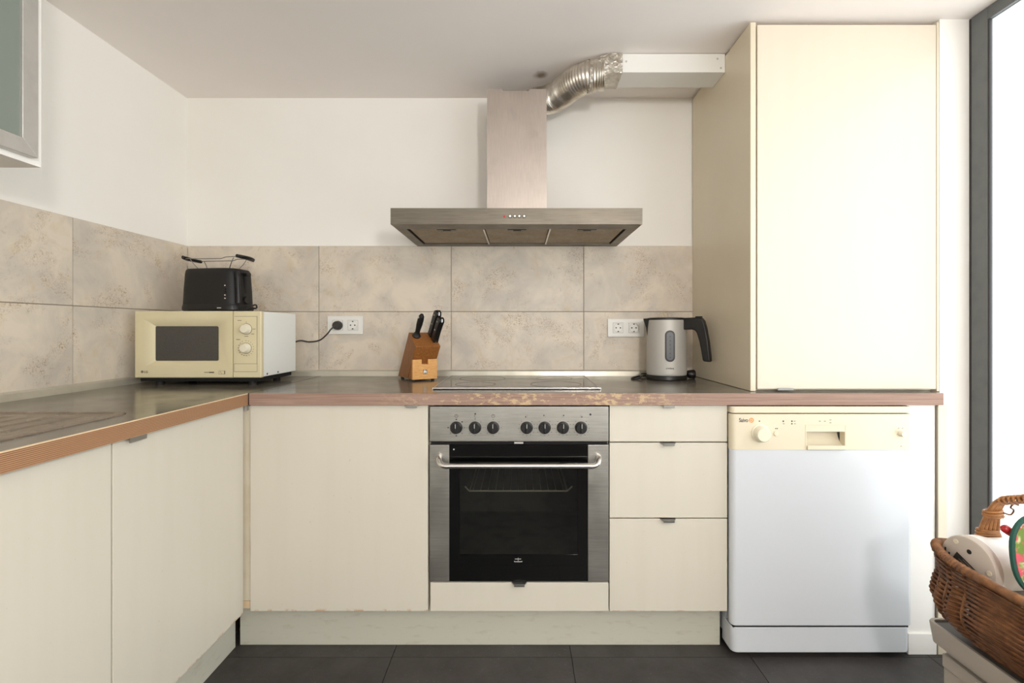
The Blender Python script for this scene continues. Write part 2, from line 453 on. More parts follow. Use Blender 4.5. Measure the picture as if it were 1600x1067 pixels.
# wall tiles, each a piece of its wall
ZT, ZM = 1.460, 1.1613
def wall_tile(x0, x1, z0, z1, side):
    g = .0011
    if side == 'back': mb = MB().box(x0+g, x1-g, YB, YB+.010, z0+g, z1-g); par = wb; c = ((x0+x1)/2, YB, (z0+z1)/2)
    else: mb = MB().box(XL-.010, XL, x0+g, x1-g, z0+g, z1-g); par = wl; c = (XL, (x0+x1)/2, (z0+z1)/2)
    o = mb.build('tile', 'tile', None, bevel=.0012, seg=1, org=c); o.parent = par
for z0, z1 in ((ZM, ZT), (ZM-.2987, ZM)):
    xs = [XL, -.9099, -.3101, .2897, .8895, 1.41]
    for a, b in zip(xs, xs[1:]): wall_tile(a, b, z0, z1, 'back')
    ys = [-.17, .43, 1.026, 1.623, YB]
    for a, b in zip(ys, ys[1:]): wall_tile(a, b, z0, z1, 'left')
q = MB().box(XL, 1.41, YB+.004, YB+.009, ZM-.298, ZT-.001).build('grout', 'grout', wb, smooth=False)
q = MB().box(XL-.009, XL-.004, -.17, YB, ZM-.298, ZT-.001).build('grout', 'grout', wl, smooth=False)

# ------------------------------------------------------------------ worktops
ZW0, ZW1 = .8325, .8714
XWF, YWF = -.893, 1.585                   # front edges of the left and back runs
wt = thing('worktop', (-1.2, .9, ZW0), 'dark glossy worktop of left run with lined brown front edge', 'worktop')
MB().box(XL, XWF-.004, -.5, YB, ZW0, ZW1).build('slab', 'worktop', wt, smooth=False)
MB().box(XWF-.004, XWF, -.5, YWF-.001, ZW0, ZW1-.0022).build('edge_band', 'ribbed_edge', wt, smooth=False)
MB().box(XWF-.004, XWF, -.5, YWF-.001, ZW1-.0022, ZW1).build('edge_line', 'pale_edge', wt, smooth=False)
wt = thing('worktop', (.25, 1.9, ZW0), 'dark glossy worktop of back run with worn pinkish wooden front edge', 'worktop')
MB().box(XWF+.0015, 1.394, YWF+.004, YB, ZW0, ZW1).build('slab', 'worktop', wt, smooth=False)
MB().box(XWF+.003, 1.392, YWF, YWF+.004, ZW0, ZW1).build('edge_band', 'worn_edge', wt, smooth=False)
MB().box(1.394, 1.397, YWF+.003, 1.64, ZW0, ZW1).build('end_band', 'worn_edge', wt, smooth=False)
MB().box(XWF-.001, XWF+.0025, YWF+.001, YWF+.006, ZW0, ZW1).build('seam', 'dark_gap', wt, smooth=False)
# upstands
pr = [(0, 0), (0, .027), (-.004, .027), (-.011, .021), (-.014, .0)]
struct(MB().prism([(YB+y, ZW1+z) for y, z in pr], 'x', XL+.014, .78).build('trim_1', 'upstand'))
struct(MB().prism([(XL-y, ZW1+z) for y, z in pr], 'y', -.5, YB-.001).build('trim_2', 'upstand'))

# sink drainer on the left worktop
dr = thing('sink_drainer', (-1.19, .8, ZW1), 'brownish stainless ridged sink drainer set in the left worktop', 'drainer')
out = rrect(-1.42, -.976, .40, 1.216, .03); inn = rrect(-1.404, -.992, .416, 1.200, .022); inn2 = rrect(-1.398, -.998, .422, 1.194, .02)
q = MB()
q.loft([[(x, y, ZW1+.0003) for x, y in out], [(x, y, ZW1+.0045) for x, y in rrect(-1.415, -.981, .405, 1.211, .028)],
        [(x, y, ZW1+.0045) for x, y in inn], [(x, y, ZW1+.0015) for x, y in inn2]], caps=False)
q.build('rim', 'drainer', dr)
MB().prism(rrect(-1.400, -.996, .42, 1.196, .021), 'z', ZW1+.0004, ZW1+.0014).build('tray', 'drainer', dr)
for i in range(6):
    x = -1.345+i*.058; l = 1.165-.012*(i % 2)
    q = MB(); rings = []
    for y, h in ((.5, .0004), (.515, .003), (l-.03, .003), (l, .0004)):
        rings.append([(x-.011, y, ZW1+.0012), (x-.004, y, ZW1+.0012+h), (x+.004, y, ZW1+.0012+h), (x+.011, y, ZW1+.0012)])
    q.loft(rings).build('ridge', 'drainer', dr)

# ------------------------------------------------------------------ base cabinets
ZD0, ZD1, YD = .1447, .8298, 1.602        # door bottom, top, front plane (back run)
XD = -.912                                # door plane of the left run
def tab_x(x, z, y, parent, wd=.052):      # little folded grip on a front edge, back run
    pts = [(x-wd/2, y), (x-wd/2+.006, y-.013), (x-wd/2+.010, y-.015), (x+wd/2-.010, y-.015), (x+wd/2-.006, y-.013), (x+wd/2, y)]
    q = MB().prism(pts, 'z', z+.0003, z+.0025)
    q.prism([(x-wd/2+.008, y-.0155), (x+wd/2-.008, y-.0155), (x+wd/2-.008, y-.013), (x-wd/2+.008, y-.013)], 'z', z-.006, z+.0018)
    q.box(x-wd/2, x+wd/2, y-.0002, y+.010, z+.0003, z+.002)
    return q.build('handle', 'tab', parent)
def cabinet(loc, label):
    c = thing('base_cabinet', loc, label, 'cabinet', group='cream base cabinets')
    return c
# left run
c = cabinet((-1.21, 1.33, .1447), 'cream base cabinet of left run nearest the corner, grip at top')
MB().box(XL+.006, XD-.020, 1.081, 1.596, .146, .8315).build('body', 'cream_edge', c, smooth=False)
d = MB().box(XD-.019, XD, 1.0805, 1.590, ZD0, ZD1).build('door', 'cream', c, bevel=.0015)
pts = [(1.105, XD), (1.111, XD+.013), (1.163, XD+.013), (1.170, XD)]
q = MB().prism([(x, y) for y, x in pts], 'z', ZD1+.0003, ZD1+.0022); q.box(XD+.011, XD+.0135, 1.112, 1.162, ZD1-.010, ZD1+.0018)
q.build('handle', 'tab', d)
c = cabinet((-1.21, .8, .1447), 'cream base cabinet of left run at left edge of photo, under sink drainer')
MB().box(XL+.006, XD-.020, .5, 1.076, .146, .8315).build('body', 'cream_edge', c, smooth=False)
MB().box(XD-.019, XD, .502, 1.0765, ZD0, ZD1).build('door', 'cream', c, bevel=.0015)
c = cabinet((-1.21, .2, .1447), 'cream base cabinet of left run closest to the camera')
MB().box(XL+.006, XD-.020, -.1, .496, .146, .8315).build('body', 'cream_edge', c, smooth=False)
MB().box(XD-.019, XD, -.1, .498, ZD0, ZD1).build('door', 'cream', c, bevel=.0015)
q = MB().box(-.983, -.967, -.4, 1.640, .001, .144)
tag(q.build('plinth', 'plinth', bevel=.001), 'pale grey plinth board under the left run of cabinets', 'plinth')
tag(MB().box(-.958, .686, 1.651, 1.667, .001, .144).build('plinth', 'plinth', bevel=.001), 'pale grey plinth board under the oven and back run of cabinets', 'plinth')
fi = thing('corner_filler', (-.915, 1.62, .15), 'narrow cream filler strip in inside corner between both cabinet runs', 'filler')
MB().box(-.931, -.899, 1.612, 1.628, .175, .826).build('strip', 'cream_edge', fi, smooth=False)
MB().box(-.931, -.899, 1.610, 1.628, .150, .174).build('bare_end', 'pale_edge', fi, smooth=False)
MB().box(-.929, -.905, 1.596, 1.612, .812, .829).build('bracket', 'alu', fi)
# corner door cabinet of the back run
c = cabinet((-.6, 1.9, .1447), 'cream base cabinet with one wide door left of the oven')
MB().box(-.898, -.306, 1.630, 2.165, .146, .8315).build('body', 'cream_edge', c, smooth=False)
d = MB().box(-.896, -.305, YD, 1.621, ZD0, ZD1).build('door', 'cream', c, bevel=.0015)
tab_x(-.357, ZD1-.0005, YD, d)
# oven housing with its shallow drawer
c = cabinet((0, 1.9, .1447), 'cream oven housing with shallow drawer front below the oven')
q = MB(); q.box(-.303, -.289, 1.625, 2.165, .146, .8315); q.box(.283, .297, 1.625, 2.165, .146, .8315); q.box(-.289, .283, 1.625, 2.165, .146, .16); q.box(-.289, .283, 1.66, 2.165, .22, .236)
q.build('body', 'cream_edge', c, smooth=False)
d = MB().box(-.297, .2955, YD, 1.621, ZD0, .2395).build('drawer', 'cream', c, bevel=.0015)
tab_x(-.001, .2395, YD, d, .05)
# drawer unit
c = cabinet((.495, 1.9, .1447), 'cream cabinet with three drawers between oven and dishwasher')
MB().box(.301, .690, 1.625, 2.165, .146, .8315).build('body', 'dark_gap', c, smooth=False)
for z0, z1 in ((.7085, ZD1), (.4555, .7045), (ZD0, .4515)):
    d = MB().box(.299, .6905, YD, 1.622, z0, z1).build('drawer', 'cream', c, bevel=.0015)
    tab_x(.4925, z1-.001, YD, d)

# right end: white end panel, batten, baseboard
ep = MB().box(1.292, 1.387, 1.609, 1.625, .07, .8315)
tag(ep.build('end_panel', 'wall', bevel=.001), 'narrow white end panel beside the dishwasher', 'panel')
bt = thing('batten', (1.405, 1.61, .0), 'thin upright beige batten under right end of worktop', 'batten')
MB().box(1.392, 1.421, 1.603, 1.618, .0, .8315).build('board', 'tall_side', bt, bevel=.001)
MB().box(1.3875, 1.3917, 1.6035, 1.610, .0, .825).build('rough_edge', 'grey_print', bt, smooth=False)
struct(MB().box(1.292, 1.387, 1.602, 1.6245, .0, .07).build('baseboard_right', 'wall', bevel=.002))

# ------------------------------------------------------------------ tall cupboard standing on the worktop
tc = thing('tall_cupboard', (1.1, 1.9, ZW1), 'tall cream wall cupboard standing on worktop beside the window', 'cupboard')
ZK0, ZK1, YK = .8725, 2.122, 1.633
MB().box(.782, .8005, YK, YB-.002, ZK0, ZK1).build('side_panel', 'tall_side', tc, bevel=.0012)
MB().box(1.4135, 1.4215, YK, YB-.002, ZK0, ZK1).build('side_panel', 'tall_side', tc, bevel=.0008)
MB().box(.801, 1.413, YK+.024, YB-.002, ZK1-.018, ZK1).build('top_panel', 'tall_side', tc, smooth=False)
MB().box(.801, 1.413, YK+.024, YB-.002, ZK0, ZK0+.018).build('bottom_panel', 'tall_side', tc, smooth=False)
MB().box(.801, 1.413, YB-.01, YB-.002, ZK0+.018, ZK1-.018).build('back_panel', 'tall_side', tc, smooth=False)
d = MB().box(.8055, 1.4115, YK, YK+.019, ZK0+.007, ZK1-.008).build('door', 'tall', tc, bevel=.0015)
q = MB().box(.866, .922, YK-.014, YK-.001, ZK0+.0045, ZK0+.0065); q.box(.868, .920, YK-.0145, YK-.0125, ZK0+.0045, ZK0+.012)
q.build('handle', 'tab', d)

# ------------------------------------------------------------------ glazed wall cupboard, top left
wc = thing('glass_wall_cupboard', (-1.3, .75, 1.4707), 'white wall cupboard with frosted glass door in aluminium frame, upper left', 'cupboard')
XC = -1.150; t = .018; y0, y1, z0, z1 = .36, 1.158, 1.4707, 2.10
xw = XL-.0075
q = MB(); q.box(xw, XC, y1-t, y1, z0, z1); q.box(xw, XC, y0, y0+t, z0, z1); q.box(xw, XC, y0+t, y1-t, z0, z0+t); q.box(xw, XC, y0+t, y1-t, z1-t, z1); q.box(xw, xw+.006, y0+t, y1-t, z0+t, z1-t)
q.build('carcass', 'wall', wc, smooth=False)
MB().box(xw+.006, XC-.02, y0+t, y1-t, 1.77, 1.786).build('shelf', 'wall', wc, smooth=False)
XF0, XF1 = -1.1485, -1.130; yd1 = 1.132; yd0 = .37; zd0, zd1 = 1.483, 2.09; fw = .036
q = MB()
def mitre(pts): q.prism(pts, 'x', XF0, XF1)
mitre([(yd1, zd0), (yd1, zd1), (yd1-fw, zd1-fw), (yd1-fw, zd0+fw)])
mitre([(yd0, zd0), (yd0, zd1), (yd0+fw, zd1-fw), (yd0+fw, zd0+fw)])
mitre([(yd0, zd0), (yd1, zd0), (yd1-fw, zd0+fw), (yd0+fw, zd0+fw)])
mitre([(yd0, zd1), (yd1, zd1), (yd1-fw, zd1-fw), (yd0+fw, zd1-fw)])
d = q.build('door', 'alu', wc, bevel=.0015)
MB().box(-1.142, -1.137, yd0+fw, yd1-fw, zd0+fw, zd1-fw).build('glass', 'frost', d, smooth=False)

# ------------------------------------------------------------------ cooker hood
HX0, HX1, HY, HZ0, HZ1 = -.461, .438, 1.72, 1.457, 1.5145
hd = thing('cooker_hood', (-.0115, 1.95, HZ0), 'stainless steel cooker hood with wide flat canopy on back wall', 'hood')
ye = YB-.001
q = MB(); q.box(HX0, HX1, HY, ye, HZ0+.018, HZ1)
fx0, fx1, fy0, fy1 = -.424, .400, 1.806, 2.128
q.box(HX0, HX1, HY, fy0, HZ0, HZ0+.018); q.box(HX0, HX1, fy1, ye, HZ0, HZ0+.018); q.box(HX0, fx0, fy0, fy1, HZ0, HZ0+.018); q.box(fx1, HX1, fy0, fy1, HZ0, HZ0+.018)
q.build('canopy', 'steel', hd, smooth=False)
for a, b in ((-.417, -.139), (-.131, .110), (.118, .393)):
    f = MB().box(a, b, fy0+.006, fy1-.006, HZ0+.004, HZ0+.017).build('filter', 'filter', hd, bevel=.002)
    m_ = (a+b)/2
    h = MB().box(m_-.036, m_+.036, fy0+.018, fy0+.046, HZ0+.001, HZ0+.0045).build('filter_handle', 'steel', f, bevel=.001)
    g = MB().box(m_-.014, m_+.016, fy0+.022, fy0+.036, HZ0+.0005, HZ0+.0012).build('filter_slot', 'dark_gap', f, smooth=False)
for x in (-.135, .114): MB().box(x-.003, x+.003, fy0, fy1, HZ0-.001, HZ0+.016).build('divider', 'chrome', hd)
CX0, CX1, CY0, CZ1 = -.132, .109, 1.95, 2.054
q = MB()
q.prism([(CX0, HZ1), (CX1, HZ1), (CX1, CZ1), (.042, CZ1), (.036, CZ1-.008), (-.066, CZ1-.008), (-.072, CZ1), (CX0, CZ1)], 'y', CY0, CY0+.0025)
q.box(CX0, CX0+.0025, CY0+.0025, ye, HZ1, CZ1)
q.box(CX1-.0025, CX1, CY0+.0025, ye, HZ1, 1.905)          # right cheek is cut out for the flexible pipe
q.build('chimney', 'steel_v', hd, smooth=False)
zb = EYE+(514-338)*HY/753
for i, px in enumerate((788, 797, 804.5, 811.5, 819)):
    x = (px-812)*HY/753
    if i == 0: MB().cyl((x, HY+.001, zb), (x, HY-.002, zb), .0045, .0042, 14).build('indicator_light', 'red', hd)
    else:
        b = MB().cyl((x, HY+.001, zb), (x, HY-.0012, zb), .0062, .0062, 16).build('button_ring', 'black', hd)
        MB().cyl((x, HY, zb), (x, HY-.004, zb), .0046, .0040, 16).build('button', 'chrome', b)

# flexible pipe and flat duct
ctrl = [(-.02, 2.09, 1.95), (.0, 2.09, 2.02), (.045, 2.085, 2.055), (.10, 2.07, 2.062), (.15, 2.035, 2.062), (.185, 1.985, 2.065), (.22, 1.93, 2.068), (.27, 1.888, 2.070), (.33, 1.875, 2.070)]
path = smoothpath(ctrl, 26)
fd = thing('exhaust_pipe', (.2, 1.95, 1.95), 'flexible corrugated aluminium exhaust pipe between hood and white duct', 'pipe')
rad = [.0575+.0016*math.cos(i*PI/2)+.0012*math.sin(i*.21) for i in range(len(path))]
MB().tube(path, rad, 32).build('hose', 'duct', fd, smooth=True)
rings = []
NS = 40
for k in range(15):
    t_ = k/14; x = .268+.122*t_
    ring = []
    for j in range(NS):
        a = 2*PI*j/NS; ca, sa = math.cos(a), math.sin(a)
        cy_, cz_ = .061*ca, .061*sa
        mxx = max(abs(ca), abs(sa)); ry, rz_ = .0625*ca/mxx, .0385*sa/mxx
        e = min(1, t_*1.5); e = e*e*(3-2*e)
        wob = (random.random()-.5)*.006*(1 if 0 < k < 14 else .3)
        yy = cy_*(1-e)+ry*e; zz = cz_*(1-e)+rz_*e
        cyy = 1.886*(1-e)+1.890*e; czz = 2.070*(1-e)+2.0925*e
        ring.append((x+wob, cyy+yy*(1+wob*6), min(czz+zz*(1+wob*6), ZC-.0015)))
    rings.append(ring)
MB().loft(rings, caps=False).build('foil_tape', 'foil', fd, smooth=False)
du = thing('air_duct', (.58, 1.89, 2.057), 'white flat rectangular air duct running under ceiling into tall cupboard', 'duct')
MB().box(.372, .7815, 1.832, 1.948, 2.0585, 2.1295).build('channel', 'white_laminate', du, bevel=.002)
for x, z in ((.405, 2.1), (.752, 2.11), (.765, 2.075)): disc(MB(), x, 1.832, z, .004).build('screw', 'alu', du)

# ------------------------------------------------------------------ oven
ov = thing('oven', (0, 1.9, .2447), 'built-in stainless steel oven with black glass door under the hob', 'oven')
ox0, ox1, YO = -.2995, .2955, 1.600
q = MB(); q.box(-.280, -.262, 1.640, 2.14, .2447, .826); q.box(.258, .276, 1.640, 2.14, .2447, .826); q.box(-.262, .258, 1.640, 2.14, .2447, .28); q.box(-.262, .258, 1.640, 2.14, .660, .826); q.box(-.262, .258, 2.12, 2.14, .28, .66)
q.build('cavity', 'enamel', ov, smooth=False)
cp = MB().box(ox0, ox1, YO, 1.630, .7085, .8265).build('control_panel', 'oven_steel', ov, bevel=.003)
MB().box(ox0+.003, ox1-.003, 1.612, 1.638, .698, .7085).build('vent_gap', 'dark_gap', ov, smooth=False)
MB().box(-.018, .012, 1.607, 1.612, .7005, .7065).build('latch', 'alu', ov)
kz = EYE+(514-668)*YO/753
sz = YO/753
for i, px in enumerate((713, 742.3, 770.6, 823, 851, 879.5, 907.8)):
    x = (px-812)*sz
    k = MB().lathe([(.0205, YO+.001), (.0205, YO-.002), (.0190, YO-.003), (.0180, YO-.017), (.0165, YO-.020), (.0001, YO-.0205)], 32, (x, 0, kz-.0), 'y').build('knob', 'black', cp)
    gr = MB().box(x-.0035, x+.0035, YO-.026, YO-.018, kz-.014, kz+.0175).build('knob_grip', 'black', cp, bevel=.002)
    MB().box(x-.0009, x+.0009, YO-.0266, YO-.0258, kz+.002, kz+.016).build('pointer', 'pale_print', cp)
    pr_ = MB()
    n_t = 7 if i < 3 else 11
    for j in range(n_t):
        a = R(90-40-j*(280/(n_t-1))) if i >= 3 else R(90-45*j)
        rr = .027
        xx, zz = x+rr*math.cos(a), kz+rr*math.sin(a)
        e = .0022 if i == 0 else .0011
        if i == 0 and j in (2, 3, 5): 
            pr_.box(xx-e, xx+e, YO-.0006, YO+.0005, zz-e, zz-e+.0006); pr_.box(xx-e, xx+e, YO-.0006, YO+.0005, zz+e-.0006, zz+e)
            pr_.box(xx-e, xx-e+.0006, YO-.0006, YO+.0005, zz-e, zz+e); pr_.box(xx+e-.0006, xx+e, YO-.0006, YO+.0005, zz-e, zz+e)
        else: pr_.box(xx-e, xx+e, YO-.0006, YO+.0005, zz-e*.8, zz+e*.8)
    # symbol above each knob
    zs = kz+.0385
    if i in (0, 2):
        for j in range(16):
            a = 2*PI*j/16; pr_.box(x+.0052*math.cos(a)-.0007, x+.0052*math.cos(a)+.0007, YO-.0006, YO+.0005, zs+.0052*math.sin(a)-.0007, zs+.0052*math.sin(a)+.0007)
        pr_.box(x-.0005, x+.0005, YO-.0006, YO+.0005, zs-.0005, zs+.004)
    elif i == 1:
        disc(pr_, x+.0005, YO, zs+.007, .0028); pr_.box(x-.001, x+.001, YO-.0006, YO+.0005, zs-.009, zs-.006); pr_.box(x-.003, x+.001, YO-.0006, YO+.0005, zs-.001, zs+.001)
    else:
        dx, dz = {3: (-.0035, -.003), 4: (-.0025, .002), 5: (.0025, .002), 6: (.0025, -.003)}[i]
        disc(pr_, x+dx, YO, zs+dz, .0022)
        for ddx, ddz in ((-.0025, -.003), (-.0025, .002), (.0025, .002), (.0025, -.003)):
            pr_.box(x+ddx-.0012, x+ddx+.0012, YO-.0006, YO+.0005, zs+ddz-.0004, zs+ddz+.0004)
    tag(pr_.build('dial_print', 'print', cp, smooth=False), kind='stuff')
disc(MB(), (922.5-812)*sz, YO, EYE+(514-647.5)*sz, .0034).build('indicator_light', 'print', cp)
# door
dz0, dz1 = .2447, .6985; gx0, gx1 = -.234, .2265
q = MB(); q.box(gx0, gx1, YO+.002, YO+.007, .640, dz1); q.box(gx0, gx1, YO+.002, YO+.007, dz0, .332); q.box(gx0, -.2, YO+.002, YO+.007, .332, .640); q.box(.193, gx1, YO+.002, YO+.007, .332, .640)
od = q.build('door', 'black_glass', ov, smooth=False)
MB().box(-.2, .193, YO+.003, YO+.007, .332, .640).build('window', 'oven_glass', od, smooth=False)
MB().box(ox0, gx0, YO, 1.630, dz0, dz1).build('steel_strip', 'oven_steel', od, bevel=.002)
MB().box(gx1, ox1, YO, 1.630, dz0, dz1).build('steel_strip', 'oven_steel', od, bevel=.002)
hz = .6395
hp = [(-.266, YO+.004, hz+.020), (-.266, YO-.012, hz+.020), (-.264, YO-.026, hz+.016), (-.258, YO-.036, hz+.006), (-.244, YO-.040, hz), (-.225, YO-.040, hz)]
hp2 = [(x*-1-.0045, y, z) for x, y, z in hp[::-1]]
MB().tube(smoothpath(hp, 5)+smoothpath(hp2, 5), .0088, 16).build('handle', 'chrome', od)
q = MB(); disc(q, -.219, YO+.002, .683, .0025); q.build('screw_cap', 'pale_print', od)
q = MB(); x = -.005; z = .3145
q.box(x-.011, x+.0095, YO+.0012, YO+.002, z+.0035, z+.0052); q.box(x-.0007, x+.0007, YO+.0012, YO+.002, z-.002, z+.0085)
q.box(x-.0125, x+.0125, YO+.0012, YO+.002, z-.0055, z-.0035); q.box(x-.0135, x-.012, YO+.0012, YO+.002, z-.005, z-.002); q.box(x+.012, x+.0135, YO+.0012, YO+.002, z-.005, z-.002)
q.build('emblem', 'pale_print', od, smooth=False)
# wire rack inside
rk = MB(); zr = .512
def rw(p, r=.0022): rk.tube(p, r, 6)
rw([(-.205+.012, 1.70, zr+.016), (-.178, 1.70, zr), (.168, 1.70, zr), (.195-.01, 1.70, zr+.016)], .003)
rw([(-.205+.012, 2.06, zr+.030), (-.178, 2.06, zr), (.168, 2.06, zr), (.195-.01, 2.06, zr+.030)], .003)
for s_ in (-.178, .168): rw([(s_, 1.70, zr), (s_, 2.06, zr)], .003)
for i in range(13):
    x = -.178+.346*(i+.5)/13; rw([(x, 1.70, zr+.002), (x, 2.06, zr+.002)], .0009)
rk.build('wire_rack', 'rack', ov)

# ------------------------------------------------------------------ hob
hb = thing('hob', (-.01, 1.9, ZW1), 'flat dark glass hob with steel front trim on the worktop', 'hob')
q = MB().box(-.300, .280, 1.690, 2.130, ZW1+.0005, ZW1+.0055); q.build('glass', 'hob', hb, bevel=.0015)
MB().tube([(-.302, 1.684, ZW1+.0045), (.282, 1.684, ZW1+.0045)], .0042, 12).build('front_trim', 'chrome', hb)
for x in (-.303, .283): MB().box(x-.0022, x+.0022, 1.684, 2.132, ZW1+.0005, ZW1+.0058).build('side_trim', 'alu', hb)
MB().box(-.303, .283, 2.130, 2.132, ZW1+.0005, ZW1+.0058).build('rear_trim', 'grey_print', hb)
for x, y, r in ((-.165, 1.80, .075), (-.155, 2.01, .095), (.135, 1.80, .095), (.145, 2.01, .075)):
    q = MB(); rings = []
    for rr, z in ((r, .0056), (r, .0059), (r-.002, .0059), (r-.002, .0056)): rings.append([(x+rr*math.cos(2*PI*j/48), y+rr*math.sin(2*PI*j/48), ZW1+z) for j in range(48)])
    q.loft(rings, caps=False, closed=True).build('ring_mark', 'grey_print', hb)

# ------------------------------------------------------------------ dishwasher
dw = thing('dishwasher', (.985, 1.87, 0), 'freestanding white dishwasher with cream control panel under right end of worktop', 'dishwasher')
X0, X1, YF = .693, 1.286, 1.575
MB().box(X0+.004, X1-.004, 1.635, 2.14, .05, .805).build('body', 'dw_white', dw, smooth=False)
MB().prism(frontround(X0, X1, YF+.004, 2.14, .014), 'z', .8075, .8285).build('lid', 'dw_cream', dw, bevel=.002)
zp0, zp1 = .688, .8045
rx0, rx1, rz0, rz1 = .9375, 1.0625, .700, .7475
q = MB()
pl = frontround(X0-.001, X1+.001, YF, 1.600, .016)
def clip(x0, x1): # part of the rounded plan between x0 and x1
    return [(x0 if p[0] < x0 else x1 if p[0] > x1 else p[0], p[1]) for p in pl]
left = [(rx0, 1.600), (X0-.001, 1.600)]+[p for p in pl[2:9]]+[(rx0, YF)]
right = [(X1+.001, 1.600), (rx1, 1.600), (rx1, YF)]+[p for p in pl[9:]]
q.prism(left, 'z', zp0, zp1); q.prism(right, 'z', zp0, zp1)
q.box(rx0, rx1, YF, 1.600, rz1, zp1); q.box(rx0, rx1, YF, 1.600, zp0, rz0)
cp = q.build('control_panel', 'dw_cream', dw)
# recessed grip
prof = [(1.6, rz0), (1.6, rz1), (YF+.038, rz1)]+[(YF+.004+.034*math.cos(R(a)), rz1-.002-(rz1-rz0-.002)*math.sin(R(a))) for a in (15, 35, 55, 75, 90)]
gp = MB(); n = 8
arc = [(YF+.040*math.cos(R(a)), rz1-(rz1-rz0)*math.sin(R(a))) for a in range(0, 91, 10)]
gp.prism([(1.618, rz0-.004), (1.618, rz1+.004), (YF+.040, rz1+.004)]+arc[0:]+[(YF+.002, rz0-.004)], 'x', rx0, rx1)
gp.build('grip_recess', 'dw_cream', cp)
q = MB()
for x in (rx0-.004, rx1+.002): q.box(x, x+.0012, YF-.0008, YF+.001, zp0+.001, rz1+.022)
q.box(rx0-.004, rx1+.003, YF-.0008, YF+.001, rz1+.021, rz1+.022)
q.build('grip_outline', 'mw_cream', cp, smooth=False)
MB().box(rx0, rx1, YF-.006, YF, zp0+.001, rz0+.003).build('grip_lip', 'dw_cream', cp, bevel=.002)
kx, kz = (1188-812)*YF/753, EYE+(514-677)*YF/753
MB().lathe([(.030, YF+.001), (.030, YF-.003), (.0265, YF-.005), (.0235, YF-.024), (.021, YF-.027), (.0001, YF-.0275)], 36, (kx, 0, kz), 'y').build('dial', 'mw_knob', cp)
MB().lathe([(.0085, YF+.001), (.0085, YF-.003), (.0075, YF-.004), (.0001, YF-.004)], 20, ((1212.5-812)*YF/753, 0, kz), 'y').build('button', 'dw_cream', cp)
MB().lathe([(.0098, YF+.001), (.0092, YF-.014), (.008, YF-.016), (.0001, YF-.016)], 24, ((1407-812)*YF/753, 0, kz), 'y').build('power_button', 'mw_knob', cp)
g = YF/753
lt = text_mb('Saivo', .0185, 0, EYE+(514-659.3)*g, YF, 'LEFT', bold=.0003)
lt.v = [(x*.78+(1154.6-812)*g, y, z) for x, y, z in lt.v]
lt.build('lettering', 'print', cp, smooth=False)
lg = disc(MB(), (1174-812)*g, YF, EYE+(514-656.5)*g, .0078, .0007, 24).build('emblem', 'orange', cp, smooth=False)
text_mb('D', .013, (1174-812)*g, EYE+(514-658.6)*g, YF-.0007, bold=.0002).build('emblem_letter', 'dw_cream', cp, smooth=False)
q = MB()
for px, py, r in ((1186.5, 658, .0022), (1223.8, 658, .0024), (1237.3, 658, .0024), (1237.3, 662, .0022), (1212, 669.5, .0018), (1214.5, 669.5, .0018)): disc(q, (px-812)*g, YF, EYE+(514-py)*g, r, .0006, 10)
tag(q.build('indicator_dots', 'print', cp, smooth=False), kind='stuff')
q = MB()
for px, py in ((1224.5, 662), (1241.5, 658), (1242, 662), (1281, 658), (1288.8, 658), (1297.5, 656), (1297.5, 660.5), (1404, 669), (1410, 669), (1408, 697)):
    x, z = (px-812)*g, EYE+(514-py)*g; q.box(x-.003, x+.003, YF-.0005, YF+.0005, z-.0009, z+.0009)
tag(q.build('panel_print', 'grey_print', cp, smooth=False), kind='stuff')
MB().prism(frontround(X0, X1, YF+.001, 1.600, .016), 'z', .1125, .6875).build('door', 'dw_white', dw, bevel=.002)
MB().prism(frontround(X0+.003, X1-.003, YF+.006, 1.66, .02), 'z', .021, .1035).build('kick_plate', 'dw_white', dw, bevel=.003)
MB().box(X0+.008, X1-.008, YF+.010, 1.60, .102, .114).build('gap', 'dark_gap', dw, smooth=False)
for x in (X0+.05, X1-.05):
    for y in (1.70, 2.09): MB().cyl((x, y, 0), (x, y, .052), .016, .014, 14).build('foot', 'black', dw)

# ------------------------------------------------------------------ microwave
mw = thing('microwave', (-1.212, 1.96, ZW1), 'old cream microwave oven with two dials in the worktop corner', 'microwave')
mx0, mx1, my0, my1, mz0, mz1 = -1.4506, -.9735, 1.815, 2.100, .899, 1.1505
gs = my0/753
def mX(px): return (px-812)*gs
def mZ(py): return EYE+(514-py)*gs
MB().box(mx0+.002, mx1-.002, my0+.022, my1, mz0+.002, mz1-.001).build('casing', 'mw_white', mw, bevel=.003)
xs = mX(363.5)
# door: flat border falling to the window in four sloped faces
def ring(x0, x1, z0, z1, y): return [(x0, y, z0), (x1, y, z0), (x1, y, z1), (x0, y, z1)]
q = MB()
wx0, wx1, wz0, wz1 = mX(238), mX(337), mZ(564), mZ(509.5)
q.loft([ring(mx0, xs-.0006, mz0, mz1, my0+.022), ring(mx0, xs-.0006, mz0, mz1, my0+.003), ring(mx0+.003, xs-.0006, mz0+.003, mz1-.003, my0),
        ring(mX(222), mX(358), mZ(576), mZ(497), my0), ring(wx0-.003, wx1+.003, wz0-.003, wz1+.003, my0+.016), ring(wx0-.001, wx1+.001, wz0-.001, wz1+.001, my0+.018)], caps=True)
dr_ = q.build('door', 'mw_cream', mw)
MB().prism(rrect(wx0, wx1, wz0, wz1, .006), 'y', my0+.0165, my0+.0182).build('window', 'mw_glass', dr_)
q = MB(); q.box(xs+.0006, mx1, my0+.0008, my0+.022, mz0, mz1)
pn = q.build('control_panel', 'mw_cream', mw, bevel=.004)
q = MB()
bx0, bx1, bz0, bz1 = mX(366), mX(401.5), mZ(580.5), mZ(568.5)
